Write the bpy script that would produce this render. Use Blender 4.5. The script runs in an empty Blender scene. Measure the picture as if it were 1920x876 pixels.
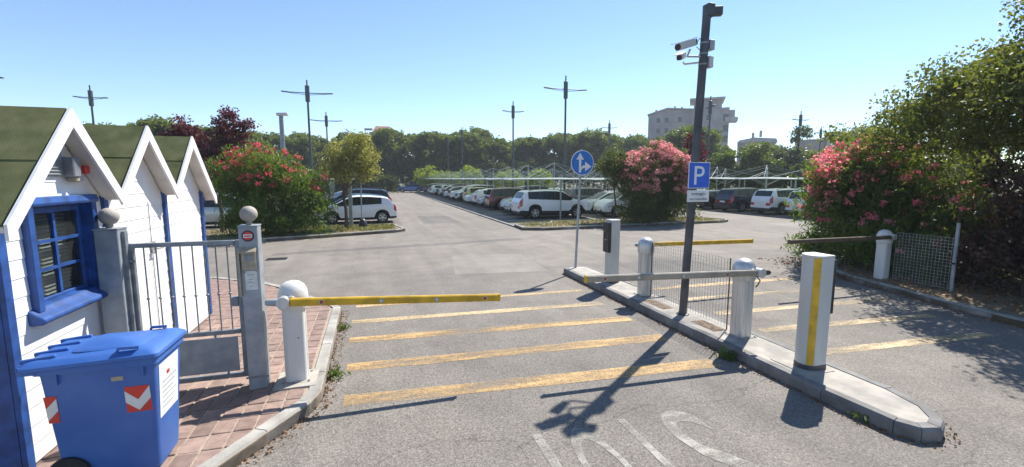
import bpy, bmesh, math, random
import numpy as np
from mathutils import Vector, Matrix
R = math.radians
random.seed(7)
rng = np.random.default_rng(7)
S = bpy.context.scene
COL = S.collection

# ------------------------------------------------------------------ camera, sky, sun, exposure
cam_d = bpy.data.cameras.new('camera'); cam_d.sensor_width = 36.0; cam_d.lens = 850 / 1920 * 36
cam_d.clip_start = 0.05; cam_d.clip_end = 3000
cam = bpy.data.objects.new('camera', cam_d); COL.objects.link(cam)
cam.location = (0, 0, 2.35)
cam.rotation_euler = (R(90 - 6.91), 0, R(-17.2))
S.camera = cam
SUN_AZ, SUN_EL = R(53.7), R(50)
W = bpy.data.worlds.new('World'); S.world = W; W.use_nodes = True
nt = W.node_tree
sky = nt.nodes.new('ShaderNodeTexSky'); sky.sky_type = 'NISHITA'; sky.sun_disc = False
sky.sun_elevation = SUN_EL; sky.sun_rotation = SUN_AZ
sky.air_density = 1.0; sky.dust_density = 0.0; sky.ozone_density = 4.0; sky.altitude = 800
nt.links.new(sky.outputs[0], nt.nodes['Background'].inputs[0])
nt.nodes['Background'].inputs[1].default_value = 0.086
sd = bpy.data.lights.new('sun', 'SUN'); sd.energy = 3.7; sd.angle = R(0.53); sd.color = (1.0, 0.955, 0.88)
sun = bpy.data.objects.new('sun', sd); COL.objects.link(sun)
sv = Vector((math.sin(SUN_AZ) * math.cos(SUN_EL), math.cos(SUN_AZ) * math.cos(SUN_EL), math.sin(SUN_EL)))
sun.rotation_euler = (-sv).to_track_quat('-Z', 'Y').to_euler(); sun.location = sv * 50
S.view_settings.view_transform = 'Standard'; S.view_settings.look = 'None'
S.view_settings.gamma = 1; S.view_settings.use_curve_mapping = False
S.view_settings.exposure = 1.22
S.render.engine = 'CYCLES'
try:
    S.cycles.use_denoising = True
    S.cycles.max_bounces = 6; S.cycles.transparent_max_bounces = 12
    S.cycles.caustics_reflective = False; S.cycles.caustics_refractive = False
except Exception:
    pass

# ------------------------------------------------------------------ materials
MATS = {}
def mat(name, col, rough=0.6, metal=0.0, vary=0.12, scale=6.0, bump=0.0, bscale=60.0, rand=0.0, col2=None, spec=0.5, detail=6, coat=0.0, stretch=None):
    if name in MATS: return MATS[name]
    m = bpy.data.materials.new(name); m.use_nodes = True; t = m.node_tree; N = t.nodes; L = t.links
    b = N['Principled BSDF']
    geo = N.new('ShaderNodeNewGeometry')
    pos = geo.outputs['Position']
    if stretch:
        mp = N.new('ShaderNodeMapping'); mp.inputs['Scale'].default_value = stretch
        L.new(pos, mp.inputs['Vector']); pos = mp.outputs['Vector']
    nz = N.new('ShaderNodeTexNoise'); nz.inputs['Scale'].default_value = scale; nz.inputs['Detail'].default_value = detail
    L.new(pos, nz.inputs['Vector'])
    c2 = col2 or tuple(max(0, c * (1 - 2 * vary)) for c in col)
    c1 = col if col2 else tuple(min(1, c * (1 + vary)) for c in col)
    ramp = N.new('ShaderNodeMapRange'); ramp.inputs['From Min'].default_value = 0.35; ramp.inputs['From Max'].default_value = 0.65
    L.new(nz.outputs['Fac'], ramp.inputs['Value'])
    mx = N.new('ShaderNodeMix'); mx.data_type = 'RGBA'
    L.new(ramp.outputs[0], mx.inputs['Factor'])
    mx.inputs[6].default_value = (*c2, 1); mx.inputs[7].default_value = (*c1, 1)
    out = mx.outputs[2]
    if rand > 0:
        oi = N.new('ShaderNodeObjectInfo'); hs = N.new('ShaderNodeHueSaturation')
        mr = N.new('ShaderNodeMapRange'); mr.inputs['To Min'].default_value = 1 - rand; mr.inputs['To Max'].default_value = 1 + rand
        L.new(oi.outputs['Random'], mr.inputs['Value']); L.new(mr.outputs[0], hs.inputs['Value'])
        L.new(out, hs.inputs['Color']); out = hs.outputs['Color']
    L.new(out, b.inputs['Base Color'])
    b.inputs['Roughness'].default_value = rough; b.inputs['Metallic'].default_value = metal
    b.inputs['Specular IOR Level'].default_value = spec
    if coat: b.inputs['Coat Weight'].default_value = coat; b.inputs['Coat Roughness'].default_value = 0.05
    if bump:
        n2 = N.new('ShaderNodeTexNoise'); n2.inputs['Scale'].default_value = bscale; n2.inputs['Detail'].default_value = 4
        L.new(pos, n2.inputs['Vector'])
        bp = N.new('ShaderNodeBump'); bp.inputs['Strength'].default_value = bump; bp.inputs['Distance'].default_value = 0.01
        L.new(n2.outputs['Fac'], bp.inputs['Height']); L.new(bp.outputs[0], b.inputs['Normal'])
    MATS[name] = m
    return m

def asphalt(name, base, warm, speck=0.5):
    m = bpy.data.materials.new(name); m.use_nodes = True; t = m.node_tree; N = t.nodes; L = t.links
    b = N['Principled BSDF']; b.inputs['Roughness'].default_value = 0.88; b.inputs['Specular IOR Level'].default_value = 0.3
    pos = N.new('ShaderNodeNewGeometry').outputs['Position']
    def noise(s, d=4):
        n = N.new('ShaderNodeTexNoise'); n.inputs['Scale'].default_value = s; n.inputs['Detail'].default_value = d
        L.new(pos, n.inputs['Vector']); return n.outputs['Fac']
    def rng_(o, a, c, lo, hi):
        r = N.new('ShaderNodeMapRange'); r.inputs['From Min'].default_value = a; r.inputs['From Max'].default_value = c
        r.inputs['To Min'].default_value = lo; r.inputs['To Max'].default_value = hi; L.new(o, r.inputs['Value']); return r.outputs[0]
    def mul(a, c):
        x = N.new('ShaderNodeMath'); x.operation = 'MULTIPLY'; L.new(a, x.inputs[0]); L.new(c, x.inputs[1]); return x.outputs[0]
    mx = N.new('ShaderNodeMix'); mx.data_type = 'RGBA'
    mx.inputs[6].default_value = (*base, 1); mx.inputs[7].default_value = (*warm, 1)
    L.new(rng_(noise(0.35, 5), 0.4, 0.6, 0, 1), mx.inputs['Factor'])
    vo = N.new('ShaderNodeTexVoronoi'); vo.inputs['Scale'].default_value = 85; L.new(pos, vo.inputs['Vector'])
    g = rng_(vo.outputs['Color'], 0.0, 1.0, 1 - speck, 1 + speck)
    g2 = rng_(noise(38, 3), 0.3, 0.7, 0.84, 1.16)
    g3 = rng_(noise(1.7, 5), 0.3, 0.7, 0.88, 1.1)
    # long cracks / sealed joints
    vc = N.new('ShaderNodeTexVoronoi'); vc.feature = 'DISTANCE_TO_EDGE'; vc.inputs['Scale'].default_value = 0.16
    nd = N.new('ShaderNodeTexNoise'); nd.inputs['Scale'].default_value = 1.2; nd.inputs['Detail'].default_value = 6; L.new(pos, nd.inputs['Vector'])
    va = N.new('ShaderNodeMixRGB'); va.blend_type = 'ADD'; va.inputs[0].default_value = 0.8; L.new(pos, va.inputs[1]); L.new(nd.outputs['Color'], va.inputs[2])
    L.new(va.outputs[0], vc.inputs['Vector'])
    crack = rng_(vc.outputs['Distance'], 0.0, 0.0016, 0.62, 1.0)
    ms_ = N.new('ShaderNodeMapping'); ms_.inputs['Scale'].default_value = (1.6, 0.12, 1); ms_.inputs['Rotation'].default_value = (0, 0, R(-4)); L.new(pos, ms_.inputs['Vector'])
    nt_ = N.new('ShaderNodeTexNoise'); nt_.inputs['Scale'].default_value = 1.1; nt_.inputs['Detail'].default_value = 5; L.new(ms_.outputs[0], nt_.inputs['Vector'])
    track = rng_(nt_.outputs['Fac'], 0.35, 0.65, 0.90, 1.08)
    stain = rng_(noise(0.9, 2), 0.66, 0.74, 1.0, 0.84)
    fac = mul(mul(mul(mul(mul(g, g2), g3), crack), track), stain)
    hs = N.new('ShaderNodeHueSaturation'); L.new(mx.outputs[2], hs.inputs['Color']); L.new(fac, hs.inputs['Value'])
    L.new(hs.outputs[0], b.inputs['Base Color'])
    bp = N.new('ShaderNodeBump'); bp.inputs['Strength'].default_value = 0.5; bp.inputs['Distance'].default_value = 0.006
    L.new(vo.outputs['Distance'], bp.inputs['Height']); L.new(bp.outputs[0], b.inputs['Normal'])
    return m

def worn(name, col, keep=0.5, scale=9, rough=0.7, edge=0.10):
    """road paint worn away in patches"""
    m = mat(name, col, rough, vary=0.12, scale=14, bump=0.3, bscale=220)
    t = m.node_tree; N = t.nodes; L = t.links
    geo = N.new('ShaderNodeNewGeometry')
    mp = N.new('ShaderNodeMapping'); mp.inputs['Scale'].default_value = (0.35, 2.0, 1); L.new(geo.outputs['Position'], mp.inputs['Vector'])
    a = N.new('ShaderNodeTexNoise'); a.inputs['Scale'].default_value = 3.2; a.inputs['Detail'].default_value = 9; a.inputs['Roughness'].default_value = 0.72
    L.new(mp.outputs[0], a.inputs['Vector'])
    v = N.new('ShaderNodeTexVoronoi'); v.inputs['Scale'].default_value = 95; L.new(geo.outputs['Position'], v.inputs['Vector'])
    ad = N.new('ShaderNodeMath'); ad.operation = 'MULTIPLY_ADD'; ad.inputs[1].default_value = 0.28; L.new(v.outputs['Color'], ad.inputs[0]); L.new(a.outputs['Fac'], ad.inputs[2])
    lo = N.new('ShaderNodeTexNoise'); lo.inputs['Scale'].default_value = 0.9; lo.inputs['Detail'].default_value = 3; L.new(mp.outputs[0], lo.inputs['Vector'])
    ad2 = N.new('ShaderNodeMath'); ad2.operation = 'MULTIPLY_ADD'; ad2.inputs[1].default_value = 0.9; L.new(lo.outputs['Fac'], ad2.inputs[0]); L.new(ad.outputs[0], ad2.inputs[2])
    sb_ = N.new('ShaderNodeMath'); sb_.operation = 'SUBTRACT'; sb_.inputs[1].default_value = 0.45; L.new(ad2.outputs[0], sb_.inputs[0]); ad = sb_
    r = N.new('ShaderNodeMapRange'); r.inputs['From Min'].default_value = 0.64 - keep * 0.3 - edge / 2; r.inputs['From Max'].default_value = 0.64 - keep * 0.3 + edge
    L.new(ad.outputs[0], r.inputs['Value'])
    tr = N.new('ShaderNodeBsdfTransparent'); ms = N.new('ShaderNodeMixShader')
    L.new(r.outputs[0], ms.inputs[0]); L.new(tr.outputs[0], ms.inputs[1]); L.new(N['Principled BSDF'].outputs[0], ms.inputs[2])
    L.new(ms.outputs[0], N['Material Output'].inputs['Surface'])
    return m

def leafmat(name, c1, c2, trans=0.35, tcol=None, rough=0.5):
    if name in MATS: return MATS[name]
    m = bpy.data.materials.new(name); m.use_nodes = True; t = m.node_tree; N = t.nodes; L = t.links
    b = N['Principled BSDF']; b.inputs['Roughness'].default_value = rough; b.inputs['Specular IOR Level'].default_value = 0.35
    at = N.new('ShaderNodeAttribute'); at.attribute_name = 'v'
    mx = N.new('ShaderNodeMix'); mx.data_type = 'RGBA'; mx.inputs[6].default_value = (*c1, 1); mx.inputs[7].default_value = (*c2, 1)
    L.new(at.outputs['Fac'], mx.inputs['Factor']); L.new(mx.outputs[2], b.inputs['Base Color'])
    tb = N.new('ShaderNodeBsdfTranslucent')
    tm = N.new('ShaderNodeMix'); tm.data_type = 'RGBA'; tm.blend_type = 'MULTIPLY'; tm.inputs['Factor'].default_value = 1.0
    tm.inputs[7].default_value = (*(tcol or (1.3, 1.35, 0.5)), 1); L.new(mx.outputs[2], tm.inputs[6]); L.new(tm.outputs[2], tb.inputs['Color'])
    ms = N.new('ShaderNodeMixShader'); ms.inputs[0].default_value = trans
    L.new(b.outputs[0], ms.inputs[1]); L.new(tb.outputs[0], ms.inputs[2]); L.new(ms.outputs[0], N['Material Output'].inputs['Surface'])
    MATS[name] = m; return m

def glassmat(name, tint=(0.05, 0.06, 0.065), through=0.35, rough=0.03):
    m = bpy.data.materials.new(name); m.use_nodes = True; t = m.node_tree; N = t.nodes; L = t.links
    b = N['Principled BSDF']; b.inputs['Base Color'].default_value = (*tint, 1); b.inputs['Roughness'].default_value = rough
    b.inputs['IOR'].default_value = 1.5
    nz = N.new('ShaderNodeTexNoise'); nz.inputs['Scale'].default_value = 5; nz.inputs['Detail'].default_value = 3
    L.new(N.new('ShaderNodeNewGeometry').outputs['Position'], nz.inputs['Vector'])
    mr = N.new('ShaderNodeMapRange'); mr.inputs['To Min'].default_value = rough; mr.inputs['To Max'].default_value = rough + 0.06
    L.new(nz.outputs['Fac'], mr.inputs['Value']); L.new(mr.outputs[0], b.inputs['Roughness'])
    tr = N.new('ShaderNodeBsdfTransparent'); tr.inputs[0].default_value = (0.85, 0.9, 0.9, 1)
    ms = N.new('ShaderNodeMixShader'); ms.inputs[0].default_value = through
    L.new(b.outputs[0], ms.inputs[1]); L.new(tr.outputs[0], ms.inputs[2]); L.new(ms.outputs[0], N['Material Output'].inputs['Surface'])
    return m

M = {}
M['asph'] = asphalt('asphalt_near', (0.172, 0.155, 0.136), (0.20, 0.179, 0.154), 0.46)
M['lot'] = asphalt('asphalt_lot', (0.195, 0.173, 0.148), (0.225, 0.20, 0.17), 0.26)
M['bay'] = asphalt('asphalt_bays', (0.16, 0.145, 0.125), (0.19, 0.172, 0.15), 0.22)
M['soil'] = mat('dry_soil', (0.23, 0.175, 0.105), 0.95, vary=0.25, scale=5, bump=0.6, bscale=40, col2=(0.13, 0.10, 0.055))
M['field'] = mat('far_ground', (0.12, 0.12, 0.06), 0.95, vary=0.25, scale=0.2)
M['conc'] = mat('concrete', (0.42, 0.385, 0.33), 0.85, vary=0.16, scale=4, bump=0.35, bscale=70, col2=(0.27, 0.25, 0.22))
M['kerb'] = mat('kerb_concrete', (0.38, 0.36, 0.32), 0.85, scale=3, bump=0.5, bscale=55, col2=(0.22, 0.205, 0.18), rand=0.12)
M['kerbd'] = mat('kerb_basalt', (0.22, 0.21, 0.20), 0.85, scale=4, bump=0.5, bscale=45, col2=(0.13, 0.125, 0.12), rand=0.15)
M['paver'] = mat('paver_terracotta', (0.30, 0.205, 0.165), 0.85, scale=12, bump=0.4, bscale=90, col2=(0.205, 0.14, 0.115), rand=0.24)
M['joint'] = mat('paver_joint_sand', (0.36, 0.29, 0.22), 0.95, scale=20, bump=0.4, bscale=120)
M['board'] = mat('white_board', (0.79, 0.785, 0.77), 0.55, vary=0.03, scale=2.2, rand=0.03, bump=0.10, bscale=40, stretch=(1, 1.6, 0.5), col2=(0.72, 0.70, 0.665), detail=10)
M['trim'] = mat('white_trim', (0.78, 0.77, 0.75), 0.5, vary=0.04, scale=5)
M['soffit'] = mat('soffit_cream', (0.66, 0.63, 0.58), 0.7, vary=0.08, scale=4)
M['blue'] = mat('blue_paint', (0.018, 0.07, 0.25), 0.5, vary=0.18, scale=9, bump=0.05, bscale=60)
M['felt'] = mat('green_felt', (0.16, 0.165, 0.075), 0.95, vary=0.2, scale=5, detail=14, bump=0.7, bscale=220, col2=(0.095, 0.105, 0.045), spec=0.15)
M['felte'] = mat('felt_edge', (0.02, 0.02, 0.022), 0.9)
M['galv'] = mat('galvanised_steel', (0.36, 0.38, 0.39), 0.5, metal=0.25, vary=0.14, scale=7, col2=(0.25, 0.28, 0.30))
M['galvd'] = mat('galvanised_bars', (0.25, 0.275, 0.29), 0.5, metal=0.5, vary=0.12, scale=9)
M['alu'] = mat('anodised_aluminium', (0.56, 0.56, 0.55), 0.38, metal=0.55, vary=0.07, scale=5, stretch=(6, 6, 0.5))
M['whitecoat'] = mat('white_powder_coat', (0.64, 0.63, 0.60), 0.42, vary=0.035, scale=3, stretch=(2, 2, 0.5))
M['yellow'] = mat('yellow_paint', (0.62, 0.37, 0.018), 0.42, vary=0.14, scale=7)
M['armgrey'] = mat('arm_grey', (0.33, 0.295, 0.24), 0.4, metal=0.35, vary=0.12, scale=5)
M['armdark'] = mat('arm_brown', (0.13, 0.09, 0.06), 0.5, vary=0.15, scale=5)
M['black'] = mat('black_plastic', (0.02, 0.021, 0.024), 0.45, vary=0.15)
M['rubber'] = mat('rubber', (0.018, 0.018, 0.018), 0.8, vary=0.2)
M['poled'] = mat('pole_anthracite', (0.085, 0.085, 0.09), 0.5, metal=0.4, vary=0.15, scale=4)
M['lampd'] = mat('lamp_green_grey', (0.07, 0.085, 0.09), 0.5, metal=0.3, vary=0.1)
M['camw'] = mat('camera_housing', (0.55, 0.54, 0.52), 0.45, vary=0.06)
M['signblue'] = mat('sign_blue', (0.012, 0.105, 0.60), 0.4, vary=0.05)
M['signround'] = mat('sign_blue_round', (0.015, 0.15, 0.50), 0.4, vary=0.05)
M['signw'] = mat('sign_white', (0.75, 0.75, 0.74), 0.45, vary=0.05)
M['ink'] = mat('sign_ink', (0.03, 0.03, 0.035), 0.6)
M['binblue'] = mat('bin_blue', (0.03, 0.108, 0.37), 0.45, vary=0.07, scale=3, detail=12, col2=(0.05, 0.14, 0.41), bump=0.04, bscale=30)
M['red'] = mat('retro_red', (0.56, 0.035, 0.025), 0.4, vary=0.08)
M['reflw'] = mat('retro_white', (0.62, 0.63, 0.62), 0.35, vary=0.05)
M['paper'] = mat('notice_paper', (0.66, 0.65, 0.60), 0.6, vary=0.06, scale=20)
M['beige'] = mat('intercom_beige', (0.36, 0.31, 0.22), 0.5, vary=0.1, scale=20)
M['interior'] = mat('hut_interior', (0.30, 0.27, 0.22), 0.8)
M['blind'] = mat('blind_slat', (0.68, 0.64, 0.55), 0.6, vary=0.12)
M['winglass'] = glassmat('window_glass', (0.06, 0.062, 0.058), 0.72)
M['wire'] = mat('mesh_wire', (0.33, 0.33, 0.32), 0.5, metal=0.4)
M['wireg'] = mat('mesh_wire_green', (0.50, 0.54, 0.52), 0.5, metal=0.2)
M['rust'] = mat('rust_stain', (0.21, 0.145, 0.095), 0.9, vary=0.3, scale=18)
M['bark'] = mat('bark', (0.13, 0.095, 0.07), 0.95, vary=0.3, scale=12, bump=0.8, bscale=25, stretch=(3, 3, 0.6))
M['barkg'] = mat('bark_grey', (0.18, 0.15, 0.12), 0.95, vary=0.3, scale=12, bump=0.6, bscale=25, stretch=(3, 3, 0.6))
M['canopy'] = mat('canopy_sheet', (0.46, 0.52, 0.49), 0.6, vary=0.08, scale=1.5)
def _translucent(m, f, col):
    t = m.node_tree; tb = t.nodes.new('ShaderNodeBsdfTranslucent'); tb.inputs[0].default_value = (*col, 1); ms = t.nodes.new('ShaderNodeMixShader'); ms.inputs[0].default_value = f
    t.links.new(t.nodes['Principled BSDF'].outputs[0], ms.inputs[1]); t.links.new(tb.outputs[0], ms.inputs[2]); t.links.new(ms.outputs[0], t.nodes['Material Output'].inputs['Surface'])
_translucent(M['canopy'], 0.45, (0.55, 0.66, 0.60))
M['canopyp'] = mat('canopy_steel', (0.30, 0.35, 0.32), 0.5, vary=0.1, scale=3)
M['chrome'] = mat('rim_alloy', (0.45, 0.46, 0.47), 0.3, metal=0.8, vary=0.08)
M['rimd'] = mat('rim_dark', (0.06, 0.06, 0.065), 0.4, metal=0.5)
M['carglass'] = glassmat('car_glass', (0.018, 0.03, 0.03), 0.12, 0.02)
M['lightc'] = mat('headlamp_clear', (0.62, 0.64, 0.66), 0.12, vary=0.08, scale=15, coat=0.5)
M['lightr'] = mat('tail_lamp_red', (0.42, 0.018, 0.02), 0.18, vary=0.12, scale=15, coat=0.5)
M['seat'] = mat('car_inside', (0.03, 0.03, 0.032), 0.8)
M['stripeY'] = worn('worn_yellow_paint', (0.54, 0.345, 0.14), 0.23, edge=0.26)
M['stripeYb'] = worn('worn_yellow_paint_faint', (0.56, 0.39, 0.19), 0.16, edge=0.22)
M['stripeW'] = worn('worn_white_paint', (0.33, 0.31, 0.265), 0.24, edge=0.26)
M['stripeYr'] = worn('worn_yellow_paint_right', (0.56, 0.42, 0.23), 0.22, edge=0.22)
M['lineW'] = worn('worn_bay_line', (0.62, 0.59, 0.52), 0.72)
PAINT = {
 'white': mat('car_white', (0.76, 0.77, 0.77), 0.28, vary=0.02, scale=3, coat=0.6),
 'pearl': mat('car_pearl', (0.66, 0.68, 0.66), 0.28, vary=0.02, scale=3, coat=0.6),
 'silver': mat('car_silver', (0.42, 0.44, 0.45), 0.3, metal=0.5, vary=0.03, coat=0.6),
 'grey': mat('car_grey', (0.13, 0.14, 0.15), 0.3, metal=0.4, vary=0.04, coat=0.6),
 'dark': mat('car_dark_blue', (0.018, 0.026, 0.05), 0.25, metal=0.3, vary=0.04, coat=0.7),
 'black': mat('car_black', (0.015, 0.017, 0.019), 0.25, vary=0.04, coat=0.7),
 'green': mat('car_dark_green', (0.016, 0.055, 0.048), 0.25, metal=0.3, vary=0.04, coat=0.7),
 'maroon': mat('car_maroon', (0.10, 0.035, 0.035), 0.28, metal=0.3, vary=0.04, coat=0.6),
 'blue': mat('car_blue', (0.06, 0.12, 0.34), 0.28, metal=0.3, vary=0.04, coat=0.6),
 'sand': mat('car_sand', (0.48, 0.42, 0.17), 0.35, vary=0.04, coat=0.4),
 'teal': mat('car_light_blue', (0.30, 0.42, 0.52), 0.3, metal=0.3, vary=0.04, coat=0.6),
}

# ------------------------------------------------------------------ mesh helpers
class MB:
    def __init__(s): s.v = []; s.f = []
    def add(s, vs, fs):
        o = len(s.v); s.v += [tuple(q) for q in vs]; s.f += [tuple(i + o for i in q) for q in fs]; return s
    def box(s, c, d, rz=0.0, mx=None):
        hx, hy, hz = d[0] / 2, d[1] / 2, d[2] / 2
        vs = [Vector((x, y, z)) for z in (-hz, hz) for x, y in ((-hx, -hy), (hx, -hy), (hx, hy), (-hx, hy))]
        m = Matrix.Translation(Vector(c)) @ (mx if mx is not None else Matrix.Rotation(rz, 4, 'Z'))
        return s.add([m @ q for q in vs], [(3, 2, 1, 0), (4, 5, 6, 7), (0, 1, 5, 4), (1, 2, 6, 5), (2, 3, 7, 6), (3, 0, 4, 7)])
    def prism(s, poly, a, b, axis='z'):
        """poly of 2D points extruded from a to b along the axis; x: (y,z), y: (x,z), z: (x,y)"""
        n = len(poly)
        def P(q, t): return (t, q[0], q[1]) if axis == 'x' else (q[0], t, q[1]) if axis == 'y' else (q[0], q[1], t)
        vs = [P(q, a) for q in poly] + [P(q, b) for q in poly]
        return s.add(vs, [tuple(range(n))[::-1], tuple(range(n, 2 * n))] + [(i, (i + 1) % n, n + (i + 1) % n, n + i) for i in range(n)])
    def tube(s, pts, rad, n=8, cap=True):
        pts = [Vector(q) for q in pts]
        if not isinstance(rad, (list, tuple)): rad = [rad] * len(pts)
        o = len(s.v); prev = None
        for i, q in enumerate(pts):
            d = (pts[min(i + 1, len(pts) - 1)] - pts[max(i - 1, 0)])
            d = d.normalized() if d.length > 1e-9 else Vector((0, 0, 1))
            if prev is None: u = d.orthogonal().normalized()
            else:
                u = prev - d * prev.dot(d); u = u.normalized() if u.length > 1e-6 else d.orthogonal().normalized()
            prev = u; w = d.cross(u)
            for k in range(n):
                a = 2 * math.pi * k / n; s.v.append(tuple(q + (u * math.cos(a) + w * math.sin(a)) * rad[i]))
        for i in range(len(pts) - 1):
            for k in range(n):
                s.f.append((o + i * n + k, o + i * n + (k + 1) % n, o + (i + 1) * n + (k + 1) % n, o + (i + 1) * n + k))
        if cap:
            s.f.append(tuple(o + k for k in range(n))[::-1]); s.f.append(tuple(o + (len(pts) - 1) * n + k for k in range(n)))
        return s
    def lathe(s, prof, c=(0, 0, 0), n=24, mx=None):
        """prof of (r, z) pairs, spun about z"""
        o = len(s.v); m = Matrix.Translation(Vector(c)) @ (mx if mx is not None else Matrix.Identity(4))
        for r, z in prof:
            for k in range(n):
                a = 2 * math.pi * k / n; s.v.append(tuple(m @ Vector((r * math.cos(a), r * math.sin(a), z))))
        for i in range(len(prof) - 1):
            for k in range(n):
                s.f.append((o + i * n + k, o + i * n + (k + 1) % n, o + (i + 1) * n + (k + 1) % n, o + (i + 1) * n + k))
        s.f.append(tuple(o + k for k in range(n))[::-1]); s.f.append(tuple(o + (len(prof) - 1) * n + k for k in range(n)))
        return s
    def sphere(s, c, r, n=20, m=12, sz=1.0):
        prof = [(max(1e-4, r * math.sin(math.pi * i / m)), -r * sz * math.cos(math.pi * i / m)) for i in range(m + 1)]
        return s.lathe(prof, c, n)
    def mesh(s, name, ma=None, smooth=None, bevel=0.0):
        me = bpy.data.meshes.new(name); me.from_pydata(s.v, [], s.f)
        if bevel:
            bm = bmesh.new(); bm.from_mesh(me)
            bmesh.ops.bevel(bm, geom=list(bm.edges), offset=bevel, segments=1, affect='EDGES', clamp_overlap=True)
            bm.to_mesh(me); bm.free()
        if ma: me.materials.append(ma)
        if smooth is not None:
            me.polygons.foreach_set('use_smooth', [True] * len(me.polygons))
            me.set_sharp_from_angle(angle=R(smooth))
        me.update(); return me
    def build(s, name, ma, parent=None, smooth=None, bevel=0.0, loc=None):
        return link(name, s.mesh(name, ma, smooth, bevel), parent, loc)

def link(name, me, parent=None, loc=None):
    o = bpy.data.objects.new(name, me); COL.objects.link(o)
    if parent is not None: o.parent = parent
    if loc is not None: o.location = loc
    return o
def tag(o, label=None, cat=None, group=None, kind=None):
    if label: o['label'] = label
    if cat: o['category'] = cat
    if group: o['group'] = group
    if kind: o['kind'] = kind
    return o
def empty(name, loc=(0, 0, 0), rz=0.0, label=None, cat=None, group=None, kind=None):
    o = bpy.data.objects.new(name, None); COL.objects.link(o); o.location = loc; o.rotation_euler = (0, 0, rz)
    o.empty_display_size = 0.2
    return tag(o, label, cat, group, kind)
def kids(o): return [c for c in list(o.children)]
def copy_tree(o, parent=None):
    c = o.copy(); COL.objects.link(c); c.parent = parent
    for ch in kids(o): copy_tree(ch, c)
    return c
def sheet(poly, z): return MB().add([(x, y, z) for x, y in poly], [tuple(range(len(poly)))])
FONT_CACHE = {}
def text_mesh(s, name, w, h, ma, depth=0.0):
    """the word's outline fitted to w x h in the XY plane, from the origin"""
    cu = bpy.data.curves.new('t', 'FONT'); cu.body = s; cu.extrude = depth; cu.resolution_u = 4; cu.align_x = 'LEFT'
    o = bpy.data.objects.new('t', cu); COL.objects.link(o)
    dg = bpy.context.evaluated_depsgraph_get(); dg.update()
    me = bpy.data.meshes.new_from_object(o.evaluated_get(dg)); bpy.data.objects.remove(o); bpy.data.curves.remove(cu)
    co = np.array([q.co[:] for q in me.vertices]); lo, hi = co.min(0), co.max(0)
    for q in me.vertices:
        q.co.x = (q.co.x - lo[0]) / (hi[0] - lo[0]) * w; q.co.y = (q.co.y - lo[1]) / (hi[1] - lo[1]) * h
    me.name = name; me.materials.clear(); me.materials.append(ma); return me

# ------------------------------------------------------------------ foliage helpers
def blob_points(blobs, n, clumps, spread, shell=0.72, rg=rng, top=0.0):
    """points gathered in leaf clumps that sit near the surface of ellipsoid blobs"""
    bl = np.array([[*c, *r] for c, r in blobs], float)
    wt = (bl[:, 3] * bl[:, 4] + bl[:, 4] * bl[:, 5] + bl[:, 3] * bl[:, 5]); wt /= wt.sum()
    k = rg.choice(len(bl), clumps, p=wt)
    d = rg.normal(size=(clumps, 3)); d[:, 2] += top; d /= np.linalg.norm(d, axis=1)[:, None]
    rr = shell + (1 - shell) * rg.random(clumps) ** 0.6
    inner = rg.random(clumps) < 0.18; rr[inner] *= rg.random(inner.sum())
    cc = bl[k, :3] + d * rr[:, None] * bl[k, 3:]
    sz = spread * (0.55 + 0.9 * rg.random(clumps))
    j = rg.integers(0, clumps, n)
    g = rg.normal(size=(n, 3)); gl = np.linalg.norm(g, axis=1); g *= np.minimum(1, 1.75 / gl)[:, None]
    p = cc[j] + g * sz[j][:, None] * np.array([1, 1, 0.8])
    return p, j, rg.random(clumps)[j]
def leaf_object(name, p, tone, length, width, ma, parent, rg=rng, up=0.0, zmin=0.02, jit=0.35, cut=None):
    keep = p[:, 2] > zmin
    if cut is not None: keep &= cut(p)
    p = p[keep]; tone = tone[keep]; n = len(p)
    a = rg.normal(size=(n, 3)); a[:, 2] += up; a /= np.linalg.norm(a, axis=1)[:, None]
    b = np.cross(a, rg.normal(size=(n, 3))); b /= np.linalg.norm(b, axis=1)[:, None]
    s = (1 - jit + 2 * jit * rg.random(n))[:, None]
    a = a * length * 0.5 * s; b = b * width * 0.5 * s
    v = np.empty((n, 4, 3), np.float32); v[:, 0] = p - a; v[:, 1] = p + b + a * 0.1; v[:, 2] = p + a; v[:, 3] = p - b + a * 0.1
    me = bpy.data.meshes.new(name)
    me.vertices.add(n * 4); me.vertices.foreach_set('co', v.ravel())
    me.loops.add(n * 4); me.loops.foreach_set('vertex_index', np.arange(n * 4, dtype=np.int32))
    me.polygons.add(n); me.polygons.foreach_set('loop_start', np.arange(0, n * 4, 4, dtype=np.int32))
    at = me.attributes.new('v', 'FLOAT', 'FACE'); at.data.foreach_set('value', np.clip(tone * 0.65 + rg.random(n) * 0.35, 0, 1).astype(np.float32))
    me.materials.append(ma); me.update(calc_edges=True)
    o = link(name, me, parent); o['kind'] = 'stuff'; return o
def limbs(parent, base, top, r0, ends, ma, name='trunk', n=8, wob=0.06):
    t = MB(); base = Vector(base); top = Vector(top)
    pts = []
    for i in range(6):
        f = i / 5; q = base.lerp(top, f) + Vector((random.uniform(-wob, wob), random.uniform(-wob, wob), 0)) * (0 if i == 0 else 1)
        pts.append(q)
    t.tube(pts, [r0 * (1.25 if i == 0 else 1 - 0.09 * i) for i in range(6)], n)
    for e in ends:
        e = Vector(e); f = random.uniform(0.55, 1.0); st = base.lerp(top, f); mid = st.lerp(e, 0.5) + Vector((random.uniform(-.1, .1), random.uniform(-.1, .1), random.uniform(-.05, .15))) * (e - st).length * 0.5
        t.tube([st, mid, e], [r0 * 0.5, r0 * 0.33, r0 * 0.12], 6)
    return t.build(name, ma, parent, 60)

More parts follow.
